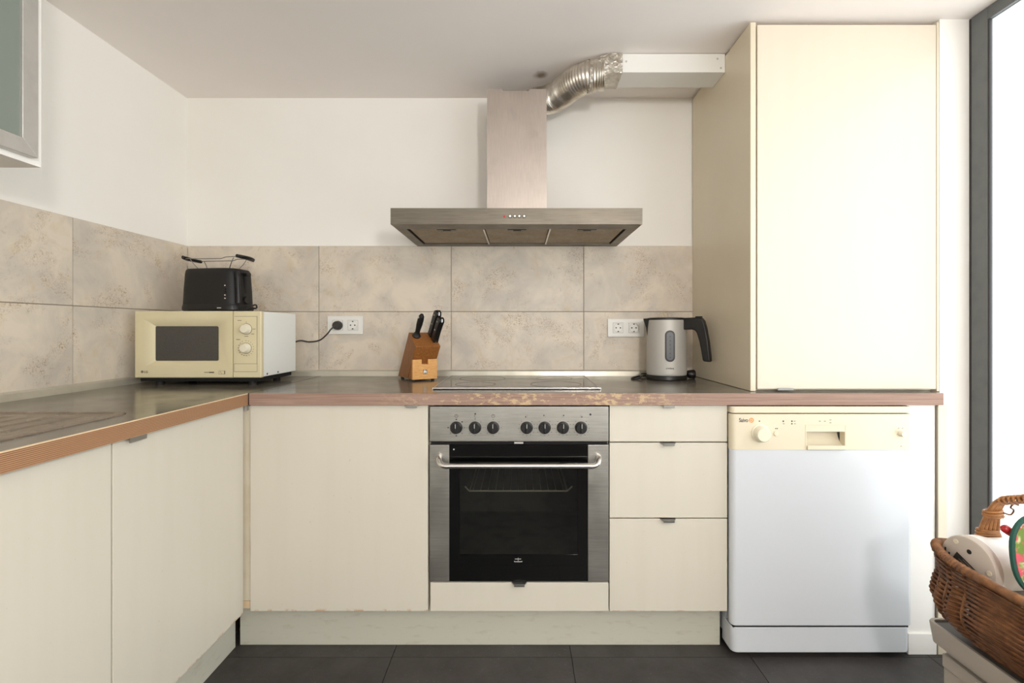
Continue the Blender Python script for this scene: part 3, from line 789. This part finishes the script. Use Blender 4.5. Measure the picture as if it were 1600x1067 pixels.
MB().prism(rrect(bx0, bx1, bz0, bz1, .003), 'y', my0-.0005, my0+.001).build('door_button', 'mw_cream', pn, bevel=.0008)
q.box(bx0-.001, bx1+.001, my0+.0003, my0+.001, bz1, bz1+.0012); q.box(bx0-.0012, bx0, my0+.0003, my0+.001, bz0, bz1); q.box(bx1, bx1+.001, my0+.0003, my0+.001, bz0, bz1); q.box(bx0, bx1, my0+.0003, my0+.001, bz0-.001, bz0)
q.box(mX(366), mX(401.5), my0+.0003, my0+.001, mZ(494.5), mZ(494)); q.box(mX(401.3), mX(401.8), my0+.0003, my0+.001, bz1, mZ(494.3))
q.build('panel_line', 'grey_print', pn, smooth=False)
for px, py in ((384.8, 514), (384.2, 544)):
    x, z = mX(px), mZ(py)
    k = MB().lathe([(.0195, my0+.002), (.0195, my0-.002), (.0175, my0-.003), (.0155, my0-.018), (.0135, my0-.020), (.0001, my0-.0205)], 32, (x, 0, z), 'y').build('dial', 'mw_knob', pn)
    MB().lathe([(.0212, my0+.0012), (.0212, my0+.0003), (.0196, my0+.0003), (.0196, my0+.0012)], 32, (x, 0, z), 'y').build('dial_ring', 'grey_print', pn)
    q = MB()
    if py > 530:
        for j in range(18):
            a = R(90-j*19.5); rr = .0285; xx, zz = x+rr*math.cos(a), z+rr*math.sin(a); e = .0019 if 9 <= j <= 15 else .0011
            q.box(xx-e, xx+e, my0+.0002, my0+.001, zz-.0012, zz+.0012)
        q.box(mX(369), mX(375), my0+.0002, my0+.001, mZ(531), mZ(530))
    else:
        for dx, dz, e in ((-.0005, .026, .0015), (.026, 0, .002), (.032, 0, .002), (.024, -.019, .005), (0, -.0275, .0075), (-.026, .0325, .0075)):
            q.box(x+dx-e, x+dx+e, my0+.0002, my0+.001, z+dz-.001, z+dz+.001)
    tag(q.build('dial_print', 'grey_print', pn, smooth=False), kind='stuff')
text_mb('LG', .0115, mX(228.2), mZ(582.6), my0, 'CENTER', bold=.0002).build('lettering', 'print', dr_, smooth=False)
disc(MB(), mX(222.2), my0, mZ(580.8), .0050, .0006, 20).build('emblem', 'grey_print', dr_, smooth=False)
q = MB(); q.box(mX(319), mX(327), my0-.0004, my0+.001, mZ(582.3), mZ(581.2)); q.build('model_print', 'grey_print', dr_, smooth=False)
q = MB(); q.box(mX(327), mX(334.5), my0-.0004, my0+.001, mZ(582.6), mZ(581)); q.build('model_print', 'print', dr_, smooth=False)
q = MB(); a, b, c_, d_ = mX(342), mX(351.8), mZ(584.5), mZ(579.2)
q.box(a, b, my0-.0004, my0+.001, c_, c_+.0008); q.box(a, b, my0-.0004, my0+.001, d_-.0008, d_); q.box(a, a+.0008, my0-.0004, my0+.001, c_, d_); q.box(b-.0035, b, my0-.0004, my0+.001, c_, d_)
q.add([(a+.004, my0-.0004, d_-.002), (a+.0055, my0-.0004, d_-.002), (a+.012, my0-.0004, c_+.002), (a+.0105, my0-.0004, c_+.002)], [(0, 1, 2, 3)])
q.build('badge_print', 'grey_print', dr_, smooth=False)
for x, y in ((mx0+.06, my0+.05), (mx1-.06, my0+.05), (mx0+.06, my1-.05), (mx1-.06, my1-.05)): MB().cyl((x, y, ZW1+.0002), (x, y, mz0+.003), .014, .016, 14).build('foot', 'rubber', mw)
MB().box(mx0+.012, mx1-.012, my0+.014, my1-.02, mz0-.014, mz0+.002).build('underside_shade', 'dark_gap', mw, smooth=False)  # black slab standing in for the shade beneath the casing
for y in (1.862, 1.945): MB().cyl((mx1-.003, y, mz0+.011), (mx1-.0012, y, mz0+.011), .004, .004, 10).build('casing_screw', 'print', mw)
# cord to the socket
spx = (530-812)*YB/753; spz = EYE+(514-508.5)*YB/753
cord = smoothpath([(mx1-.02, 2.09, 1.02), (mx1+.01, 2.115, 1.032), (-.93, 2.13, 1.026), (-.885, 2.135, 1.034), (-.85, 2.13, 1.062), (spx-.02, 2.135, spz-.018), (spx, 2.142, spz)], 8)
k = MB().tube(cord, .0034, 8).build('power_cord', 'cord', mw)
MB().lathe([(.020, YB-.0075), (.0205, YB-.014), (.019, YB-.034), (.014, YB-.041), (.0001, YB-.042)], 24, (spx, 0, spz), 'y').build('plug', 'cord', k)

# ------------------------------------------------------------------ toaster on the microwave
ts = thing('toaster', (-1.222, 1.955, mz1), 'black two-slot toaster with wire bun rack on the microwave', 'toaster', rz=R(-9), local=True)
def sup(hx, hy, z, e=4.0, n=48, cx=0):
    out = []
    for j in range(n):
        a = 2*PI*j/n; c, s_ = math.cos(a), math.sin(a)
        out.append((cx+hx*math.copysign(abs(c)**(2/e), c), hy*math.copysign(abs(s_)**(2/e), s_), z))
    return out
MB().loft([sup(.121, .070, .002), sup(.127, .075, .008), sup(.127, .075, .020), sup(.124, .073, .030)]).build('base', 'black', ts)
MB().loft([sup(.1235, .0725, .030), sup(.121, .071, .09), sup(.117, .068, .150), sup(.115, .066, .165), sup(.110, .062, .1715), sup(.100, .053, .173)]).build('body', 'matt_black', ts)
for y in (-.022, .022): MB().box(-.075, .075, y-.013, y+.013, .1722, .1738).build('slot', 'dark_gap', ts, smooth=False)
MB().box(.117, .1215, -.005, .005, .06, .155).build('lever_track', 'dark_gap', ts)
MB().prism(rrect(-.013, .013, .146, .158, .004), 'x', .116, .138).build('lever', 'black', ts, bevel=.002)
MB().lathe([(.016, .118), (.016, .128), (.014, .132), (.0001, .132)], 24, (0, 0, .048), 'x').build('browning_dial', 'black', ts)
MB().tube(smoothpath([(.118, -.045, .158), (.123, -.045, .145), (.1265, -.046, .10), (.1285, -.046, .05), (.128, -.046, .034)], 5), .0085, 12).build('corner_column', 'black', ts)
for i in range(5): 
    z = .052+i*.0125; x = .0965; y = -.0672+.0012*i*.6
    MB().lathe([(.0034, -.0055), (.0034, -.009), (.0026, -.0102), (.0001, -.0102)], 12, (.088, -.0600, z), 'y').build('button', 'chrome' if i in (0, 1, 4) else 'black', ts)
MB().box(.06, .078, -.0768, -.0735, .0125, .0165).build('badge', 'chrome', ts)
for x in (-.09, .09):
    for y in (-.05, .05): MB().cyl((x, y, 0), (x, y, .004), .010, .010, 10).build('foot', 'rubber', ts)
rk_ = MB()
zr = .213
for y in (-.032, .032):
    rk_.tube([(-.115, y*1.2, zr+.002), (.04, y, zr), (.06, y, zr+.006), (.115, y*1.2, zr+.006)], .0017, 6)
for sx in (-1, 1):
    for y in (-.032, .032): rk_.tube(smoothpath([(sx*.098, y*1.1, zr+.002), (sx*.085, y, .195), (sx*.068, y*.7, .172)], 4), .0017, 6)
rk_.build('bun_rack', 'tab', ts)
for sx in (-1, 1):
    q = MB(); rings = []
    for k in range(9):
        t_ = k/8; y = -.046+.092*t_; hw = .006+.013*math.sin(PI*t_)**.7
        rings.append([(sx*(.121+(hw)*math.cos(2*PI*j/14)*1.0+.010*math.sin(PI*t_)), y, zr+.004+.0068*math.sin(2*PI*j/14)+.006*(.5-t_)) for j in range(14)])
    q.loft(rings).build('rack_grip', 'black', ts)
MB().tube(smoothpath([(.10, .05, .02), (.135, .045, .018), (.152, .02, .03), (.150, -.01, .022), (.140, -.03, .008), (.128, -.045, .006)], 8), .0032, 8).build('power_cord', 'black', ts)

# ------------------------------------------------------------------ sockets
def socket(x0, x1, z0, z1, label):
    s = thing('double_socket', ((x0+x1)/2, YB, z0), label, 'socket', group='double wall sockets')
    MB().prism(rrect(x0, x1, z0, z1, .003), 'y', YB-.009, YB-.0003).build('plate', 'white_plastic', s, bevel=.0015)
    zc = (z0+z1)/2
    for xc in (x0+(x1-x0)*.285, x0+(x1-x0)*.715):
        f = MB().prism(rrect(xc-.0225, xc+.0225, zc-.0225, zc+.0225, .002), 'y', YB-.0105, YB-.009).build('insert', 'white_plastic', s, bevel=.0006)
        MB().prism(rrect(xc-.0233, xc+.0233, zc-.0233, zc+.0233, .002), 'y', YB-.0093, YB-.0089).build('insert_gap', 'grey_print', s, smooth=False)
        q = MB(); rings = []
        for r, y in ((.0215, YB-.0110), (.0200, YB-.0122), (.0188, YB-.0110), (.0200, YB-.0104)): rings.append([(xc+r*math.cos(2*PI*j/32), y, zc+r*math.sin(2*PI*j/32)) for j in range(32)])
        q.loft(rings, caps=False, closed=True).build('rim', 'white_plastic', f)
        for dx in (-.0095, .0095): disc(MB(), xc+dx, YB-.0104, zc, .0030).build('pin_hole', 'dark_gap', f)
        for dz in (-.0165, .0165): MB().box(xc-.003, xc+.003, YB-.0125, YB-.0104, zc+dz-.0022, zc+dz+.0022).build('earth_clip', 'print', f)
    return s
socket(-.8667, -.707, 1.0595, 1.141, 'white double wall socket with a plug in it, beside the microwave')
socket(.397, .562, 1.0478, 1.129, 'empty white double wall socket left of the kettle')

# ------------------------------------------------------------------ knife block and knives (local: +u = lean direction = -y, then turned)
KB_Y = 1.995; TH = R(33)
KB = (-.428, KB_Y+.035, ZW1)
kb = thing('knife_block', KB, 'slanted two-tone wooden knife block on worktop left of the hob', 'knife block', rz=TH, local=True)
hw = .053
def uz(pts): return [(-u, z) for u, z in pts]      # u forward -> -y
A = (-.100, .008); al = R(55); tu, tz = math.cos(al), math.sin(al)
def PT(l, n): return (A[0]+tu*l+tz*n, A[1]+tz*l-tu*n)    # along slope, across (front/down)
L = .232; T_ = .0976
Bk, Cf = PT(L, 0), PT(L, T_)
Df = (Cf[0]-tu*(Cf[1]-.008)/tz, .008)
MB().prism(uz([A, Df, Cf, Bk]), 'x', -hw, hw).build('block', 'wood_dark', kb, bevel=.002)
uf = .078; ub = Df[0]+.004
def front_u(z): return Df[0]+(z-.008)*tu/tz
zt = .088
MB().prism(uz([(Df[0]+.006, .008), (uf-.012, .008), (uf-.012, zt-.016), (front_u(zt)-.010, zt-.016)]), 'x', -hw+.001, hw-.001).build('support', 'wood_dark', kb, bevel=.001)
q = MB(); q.prism([(-hw, .007), (hw, .007), (hw, zt), (.013, zt), (.013, zt-.020), (-.014, zt-.020), (-.014, zt), (-hw, zt)], 'y', -uf, -uf+.012)
q.build('front_board', 'wood_light', kb, bevel=.001)
bd = MB().box(-.0085, .0085, -uf-.0006, -uf+.0005, .028, .046).build('badge', 'grey_print', kb, smooth=False)
q = MB(); 
for a_, b_ in ((-.0065, .0015), (-.001, .006)): q.box(a_, b_, -uf-.0011, -uf-.0005, .034, .041)
q.cyl((-.002, -uf-.0011, .043), (-.002, -uf-.0005, .043), .0022, .0022, 10); q.box(-.006, -.004, -uf-.0011, -uf-.0005, .030, .035); q.box(.003, .005, -uf-.0011, -uf-.0005, .030, .035)
q.build('badge_figure', 'white_plastic', kb, smooth=False)
for x in (-hw+.012, hw-.012):
    for u in (-.075, uf-.02): MB().cyl((x, -u, 0), (x, -u, .0085), .007, .007, 10).build('foot', 'rubber', kb)
Mkb = Matrix.Translation(KB) @ Matrix.Rotation(TH, 4, 'Z')
def knife(x, n, label, kind):
    p = PT(L+.0005, n); base = Mkb @ Vector((x, -p[0], p[1]))
    o = bpy.data.objects.new('sharpening_steel' if kind == 'steel' else 'kitchen_knife', None); COL.objects.link(o); o.empty_display_size = .03
    # local frame: z along handle (slope), y across block thickness
    zax = Vector((0, -tu, tz)); yax = Vector((0, -tz, -tu)); xax = yax.cross(zax)
    rot = Matrix((xax, yax, zax)).transposed().to_4x4()
    o.matrix_world = Matrix.Translation(base) @ Matrix.Rotation(TH, 4, 'Z') @ rot
    ORG[o.name] = (0, 0, 0); tag(o, label, 'sharpening steel' if kind == 'steel' else 'knife')
    if kind == 'steel':
        MB().lathe([(.0001, .0), (.016, .001), (.0175, .006), (.014, .012), (.0095, .022), (.0105, .04), (.0125, .06), (.0125, .085), (.0105, .100), (.006, .108), (.0001, .109)], 24).build('handle', 'black', o)
        q = MB(); rings = []
        q.cyl((-.0126, 0, .094), (.0126, 0, .094), .0045, .0045, 12); q.build('hanging_hole', 'pale_print', o)
    else:
        # outline of a riveted handle in the y-z plane
        s_ = 1.08 if kind == 'big' else 1.0
        pts = [(-.013, .0), (.013, .0), (.012, .02), (.0115, .05), (.0135, .085), (.0165, .105), (.011, .116), (-.001, .117), (-.010, .108), (-.012, .085), (-.0115, .05), (-.012, .02)]
        pts = [(a*s_*1.2, b*s_) for a, b in pts]
        MB().prism(pts, 'x', -.0115, .0115).build('handle', 'black', o, bevel=.004, seg=3)
        MB().prism([(a*1.02, b*1.004) for a, b in pts], 'x', -.0012, .0012).build('tang', 'chrome', o)
        for z in (.012, .055, .095): MB().cyl((-.0120, 0, z*s_), (.0120, 0, z*s_), .003, .003, 12).build('rivet', 'chrome', o)
        MB().box(-.005, .005, -.013*s_, .013*s_, .0, .004).build('bolster', 'chrome', o, bevel=.001)
    return o
knife(-.030, .030, 'black sharpening steel with flared guard, left in the knife block', 'steel')
knife(.036, .025, 'black riveted kitchen knife at back of the knife block', 'big')
knife(.038, .062, 'black riveted kitchen knife at front right of the knife block', 'small')

# ------------------------------------------------------------------ kettle
KX, KY = .621, 2.040
kt = thing('kettle', (KX, KY, ZW1), 'silver electric kettle with black handle beside the tall cupboard', 'kettle', rz=0, local=True)
MB().lathe([(.0001, .0), (.081, .0), (.084, .003), (.084, .016), (.082, .020), (.0001, .020)], 56).build('power_base', 'black', kt)
MB().lathe([(.0001, .0205), (.081, .0205), (.0825, .024), (.0825, .030), (.0815, .12), (.0808, .20), (.0802, .247), (.079, .250), (.0001, .250)], 64).build('body', 'kettle', kt)
MB().lathe([(.0797, .2495), (.0803, .252), (.079, .257), (.070, .2595), (.0001, .2595)], 56).build('lid', 'black', kt)
def cylpatch(c, hw_, z0, z1, r, name, mat, par, rr):
    pts = rrect(-hw_, hw_, z0, z1, rr, 8); rings = []
    for dr2 in (0, .0018):
        ring_ = []
        for x, z in pts:
            rb = r(z)+dr2; a = R(c)+x/r(z); ring_.append((rb*math.cos(a), rb*math.sin(a), z))
        rings.append(ring_)
    return MB().loft(rings).build(name, mat, par)
rk2 = lambda z: .0816-(z-.12)*.009 if z > .1 else .0822
gw = cylpatch(-97, .0195, .078, .206, rk2, 'water_gauge', 'black', kt, .019)
cylpatch(-97, .0135, .085, .199, lambda z: rk2(z)+.0015, 'gauge_window', 'kettle_win', gw, .013)
q = MB()
for i in range(6):
    z = .096+i*.017; a = R(-97); r_ = rk2(z)+.0036; q.cyl((r_*math.cos(a), r_*math.sin(a), z), ((r_+.0006)*math.cos(a), (r_+.0006)*math.sin(a), z), .0022, .0022, 8)
q.build('gauge_marks', 'print', gw)
q = text_mb('primberg', .0085, 0, .049, 0, bold=.0001)
q.v = [((.0822+.0007-y)*math.cos(R(-97)+x/.0822), (.0822+.0007-y)*math.sin(R(-97)+x/.0822), z) for x, y, z in q.v]
q.build('lettering', 'print', kt, smooth=False)
HA = R(-38)
hpts = [(.072, .2575), (.118, .2585), (.148, .2575), (.158, .245), (.166, .215), (.175, .165), (.181, .115), (.184, .083), (.180, .080), (.158, .081), (.154, .087), (.148, .125), (.140, .165), (.131, .195), (.122, .207), (.108, .210), (.074, .208)]
hm = MB().prism(hpts, 'y', -.016, .016).xf(Matrix.Rotation(HA, 4, 'Z'))
hh = hm.build('handle', 'black', kt, bevel=.006, seg=3)
MB().prism(rrect(.122, .148, -.009, .009, .004), 'z', .2575, .2635).xf(Matrix.Rotation(HA, 4, 'Z')).build('lid_button', 'black', hh, bevel=.0015)
sp = MB(); rings = []
for z, o_, w_ in ((.172, .079, .004), (.215, .086, .014), (.250, .096, .022), (.256, .096, .022)):
    rings.append([(.070, -w_, z), (o_, -w_*.25, z), (o_, w_*.25, z), (.070, w_, z)])
sp.loft(rings).xf(Matrix.Rotation(R(180), 4, 'Z')).build('spout', 'black', kt)
kc = MB().tube(smoothpath([(-.05, .07, .010), (-.10, .055, .006), (-.138, .02, .004), (-.150, -.02, .004), (-.128, -.035, .005), (-.105, .0, .012), (-.09, .06, .016), (-.04, .105, .012), (.04, .110, .012), (.085, .085, .012), (.095, .03, .014)], 8), .0036, 8).build('power_cord', 'black', kt)
MB().lathe([(.0001, .094), (.013, .095), (.018, .104), (.019, .122), (.018, .126), (.0001, .126)], 20, (0, .020, .019), 'x').build('plug', 'black', kc)

# ------------------------------------------------------------------ storage drawers and basket, right foreground
su = thing('storage_drawers', (1.28, 1.02, 0), 'low taupe plastic drawer unit under the wicker basket', 'drawers')
SX0, SX1, SY0, SY1, SZ = 1.070, 1.490, .74, 1.272, .322
q = MB()
outr = rrect(SX0, SX1, SY0, SY1, .02); inr = rrect(SX0+.009, SX1-.009, SY0+.009, SY1-.009, .014)
q.loft([[(x, y, SZ-.052) for x, y in rrect(SX0+.006, SX1-.006, SY0+.006, SY1-.006, .018)], [(x, y, SZ-.004) for x, y in outr], [(x, y, SZ) for x, y in rrect(SX0+.002, SX1-.002, SY0+.002, SY1-.002, .018)], [(x, y, SZ) for x, y in inr], [(x, y, SZ-.006) for x, y in inr]], caps=False)
q.build('lid_rim', 'taupe', su)
MB().prism(rrect(SX0+.008, SX1-.008, SY0+.008, SY1-.008, .014), 'z', SZ-.014, SZ-.0055).build('lid_top', 'taupe_dark', su)
MB().prism(rrect(SX0+.030, SX1-.02, SY0+.02, SY1-.02, .016), 'z', .012, SZ-.052).build('carcass', 'taupe', su, bevel=.002)
for z0, z1 in ((.165, .2495), (.022, .158)):
    d = MB().box(SX0+.022, SX0+.032, SY0+.03, SY1-.03, z0, z1).build('drawer', 'taupe', su, bevel=.003)
    MB().box(SX0+.018, SX0+.024, SY0+.03, SY1-.03, z1-.034, z1).build('drawer_lip', 'taupe', d, bevel=.003)
    MB().prism([(SX0+.018, z1-.002), (SX0+.004, z1+.004), (SX0+.002, z1+.001), (SX0+.014, z1-.014)], 'y', 1.055, 1.135).build('handle', 'taupe', d, bevel=.001)
for x in (SX0+.06, SX1-.06):
    for y in (SY0+.06, SY1-.06): MB().cyl((x, y, 0), (x, y, .014), .015, .015, 12).build('foot', 'rubber', su)

BX, BY, BZ = 1.240, 1.043, SZ-.0055
bk = thing('wicker_basket', (BX, BY, BZ), 'brown wicker basket with arched handle on taupe drawer unit', 'basket', local=True)
hx, hy, HB = .202, .222, .205
def S(v):
    P_ = [(0, .68), (.1, .79), (.22, .90), (.34, .985), (.46, 1.015), (.6, 1.0), (.75, .975), (.88, .98), (1, 1.0)]
    for (a, b), (c, d) in zip(P_, P_[1:]):
        if v <= c:
            t = (v-a)/(c-a); t = t*t*(3-2*t)*.5+t*.5; return b+(d-b)*t
    return 1.0
def foot(a, s_, e=4.6):
    c, n = math.cos(a), math.sin(a)
    return (hx*s_*math.copysign(abs(c)**(2/e), c), hy*s_*math.copysign(abs(n)**(2/e), n))
def rimz(a): return HB+.006*math.cos(4*a+PI)*1.0
NR = 28; ROWS = 35; NA = 280
wv = MB()
for r_ in range(ROWS):
    v = (r_+.5)/ROWS; pth = []
    for j in range(NA):
        a = 2*PI*j/NA
        s_ = S(v)+.026*math.sin(NR/2*a+PI*r_)+(.030*math.cos(NR*a))*math.sin(PI*v)
        x, y = foot(a, s_)
        z = .004+(rimz(a)-.012)*v+.010*math.sin(8*a+1.1)*math.sin(PI*v)
        pth.append((x, y, z))
    wv.tube(pth, .0031+.0005*random.random(), 6, closed=True)
o = wv.build('weave', 'wicker', bk); tag(o, 'tightly woven wicker strands', kind='stuff')
for k in range(NR):
    a = 2*PI*(k+.5)/NR; pth = []
    for i in range(13):
        v = i/12; x, y = foot(a, S(v)); pth.append((x, y, .002+(rimz(a)-.004)*v))
    MB().tube(pth, .0038, 6).build('stake', 'wicker_rim', bk)
rim = []
NW = 1080
for j in range(NW):
    a = 2*PI*j/NW; x, y = foot(a, 1.0); rim.append((x, y, rimz(a)+.004))
MB().tube(rim, [.0095+.0022*abs(math.sin(j*PI/6)) for j in range(NW)], 12, closed=True).build('rim', 'wicker_rim', bk)
q = MB().loft([[(*foot(2*PI*j/48, .69), .0006) for j in range(48)], [(*foot(2*PI*j/48, .69), .008) for j in range(48)]]); q.build('bottom', 'wicker', bk)
hxo = -.022
def hpath(off, sp_, lift=0):
    P_ = []
    for y, z, s_ in ((.212, -.055, 1), (.212, .005, 1), (.206, .05, .75), (.194, .095, .48), (.172, .130, .36), (.13, .152, .33), (.07, .158, .33), (0, .160, .33), (-.07, .158, .33), (-.13, .152, .33), (-.172, .130, .36), (-.194, .095, .48), (-.206, .05, .75), (-.212, .005, 1), (-.212, -.055, 1)):
        P_.append((hxo+off*s_, y, HB+z+lift*s_))
    return smoothpath(P_, 5)
for off, l_ in ((-.027, 0), (-.014, .0), (0, .0), (.014, 0), (.027, 0)): MB().tube(hpath(off, 1), .0052, 8).build('handle_rod', 'wicker_pale', bk)
def wrap(yc, zc, n_, rx_, ry_, name):
    q = MB()
    for i in range(n_):
        pth = [(hxo+rx_*(1-.05*i)*math.cos(2*PI*j/20), yc+ry_*math.sin(2*PI*j/20), zc+i*.0058+.002*math.sin(2*PI*j/20+i)) for j in range(20)]
        q.tube(pth, .0032, 6, closed=True)
    return q.build(name, 'wicker_pale', bk)
for s_ in (1, -1):
    wrap(s_*.211, HB+.010, 6, .036, .010, 'handle_binding'); wrap(s_*.197, HB+.082, 3, .024, .012, 'handle_binding')
q = MB()
for i in range(13):
    y = .165-.012*i; z = HB+(.132+.026*min(1, i/5))
    q.tube([(hxo+.0175*math.cos(2*PI*j/16), y+.002*math.sin(2*PI*j/16), z+.0085*math.sin(2*PI*j/16)) for j in range(16)], .0028, 6, closed=True)
q.build('handle_wrap', 'wicker_pale', bk)
MB().tube(smoothpath([(hxo+.02, .10, HB+.160), (hxo+.022, .088, HB+.178), (hxo+.02, .070, HB+.180), (hxo+.018, .058, HB+.164)], 5), .0025, 6).build('loose_strand', 'wicker', bk)
MB().tube(smoothpath([(hxo+.018, .188, HB+.092), (hxo+.034, .186, HB+.088), (hxo+.040, .184, HB+.100), (hxo+.030, .182, HB+.108), (hxo+.034, .178, HB+.118), (hxo+.044, .176, HB+.116)], 6), .0022, 6).build('loose_strand', 'wicker', bk)

# things in the basket
tr = MB()
o_ = rrect(1.105, 1.365, .90, 1.215, .03); i_ = rrect(1.113, 1.357, .908, 1.207, .024)
tr.loft([[(x, y, BZ+.012) for x, y in rrect(1.125, 1.345, .92, 1.195, .03)], [(x, y, BZ+.122) for x, y in o_], [(x, y, BZ+.122) for x, y in i_], [(x, y, BZ+.1195) for x, y in i_]])
tag(tr.build('plastic_tub', 'offwhite'), 'off-white plastic tub lying under the white cylinder in the basket', 'tub')
cy = thing('small_appliance', (1.078, 1.163, .514), 'white cylindrical appliance lying on its side in the wicker basket', 'appliance', local=True)
dirv = Vector((.97, .10, -.02)).normalized()
cy.rotation_euler = dirv.to_track_quat('X', 'Z').to_euler()
MB().lathe([(.0001, .0), (.060, .0), (.0645, .002), (.0665, .006), (.0665, .020)], 48, (0, 0, 0), 'x').build('bottom_plate', 'offwhite', cy)
MB().lathe([(.0662, .020), (.0662, .045), (.062, .060), (.0585, .080), (.0575, .23), (.054, .24), (.0001, .24)], 48, (0, 0, 0), 'x').build('shell', 'white_plastic', cy)
ax = Matrix.Rotation(R(28), 4, 'X')
MB().box(-.0010, .0006, -.030, .030, -.014, .008).xf(ax).build('rating_plate', 'print', cy, smooth=False)
q = MB()
for z_, l_ in ((.004, .018), (-.002, .022), (-.008, .016)): q.box(-.0014, -.0009, -.025, -.025+l_*2, z_-.001, z_+.001)
q.xf(ax).build('rating_print', 'grey_print', cy, smooth=False)
MB().cyl((-.0008, -.006, .034), (.0005, -.006, .034), .0055, .0055, 12).build('screw_hole', 'dark_gap', cy)
q = MB()
for k in range(3): q.box(-.0008, .0005, .030+k*.010, .0335+k*.010, -.012+k*.006, .004+k*.008)
q.build('vent_slot', 'dark_gap', cy, smooth=False)
for a in (60, 175, 290): MB().cyl((-.0015, .052*math.cos(R(a)), .052*math.sin(R(a))), (.0005, .052*math.cos(R(a)), .052*math.sin(R(a))), .006, .006, 12).build('foot_pad', 'tall_side', cy)
rh = MB().tube(smoothpath([(1.088, 1.085, .637), (1.108, 1.084, .624), (1.145, 1.083, .607), (1.21, 1.083, .592)], 5), [.006]+[.0095]*14+[.008], 12)
tag(rh.build('red_handle', 'red'), 'red plastic handle sticking out of the basket behind the floral pad', 'utensil')
ph = thing('pot_holder', (1.168, 1.05, .5), 'floral padded pot holder with dark green piping at right edge', 'pot holder', local=True)
ph.rotation_euler = (R(-6), 0, 0)
def oval(s_, y): return [(.085*s_*math.copysign(abs(math.cos(2*PI*j/48))**.75, math.cos(2*PI*j/48)), y, .085+.088*s_*math.copysign(abs(math.sin(2*PI*j/48))**.8, math.sin(2*PI*j/48))) for j in range(48)]
MB().loft([oval(.3, -.011), oval(.75, -.009), oval(.97, -.005), oval(.97, .005), oval(.75, .009), oval(.3, .011)]).build('pad', 'floral', ph)
MB().tube([Vector(p) for p in oval(1.0, 0)], .0052, 8, closed=True).build('piping', 'green_trim', ph)

# ------------------------------------------------------------------ added globe fill light, out of view, brightens upper walls and ceiling
m = Mat('fill_light_globe'); m.base(lin((255, 244, 226))); m.b.inputs['Emission Color'].default_value = (1.0, .965, .93, 1); m.b.inputs['Emission Strength'].default_value = 108.0; MAT['fill_globe'] = m.m
LX, LY = .55, -.80
pl_ = thing('fill_pendant', (LX, LY, 1.34), 'added globe fill light hanging out of view behind the camera', 'lamp')
MB().lathe([(.11*math.sin(PI*k/16)+.0001, 1.45-.11*math.cos(PI*k/16)) for k in range(17)], 32, (LX, LY, 0)).build('globe', 'fill_globe', pl_)
MB().cyl((LX, LY, 1.555), (LX, LY, 2.11), .006, .006, 10).build('rod', 'chrome', pl_)
MB().lathe([(.0001, 2.1), (.03, 2.105), (.05, 2.131), (.0001, 2.1315)], 24, (LX, LY, 0)).build('ceiling_cap', 'white_plastic', pl_)
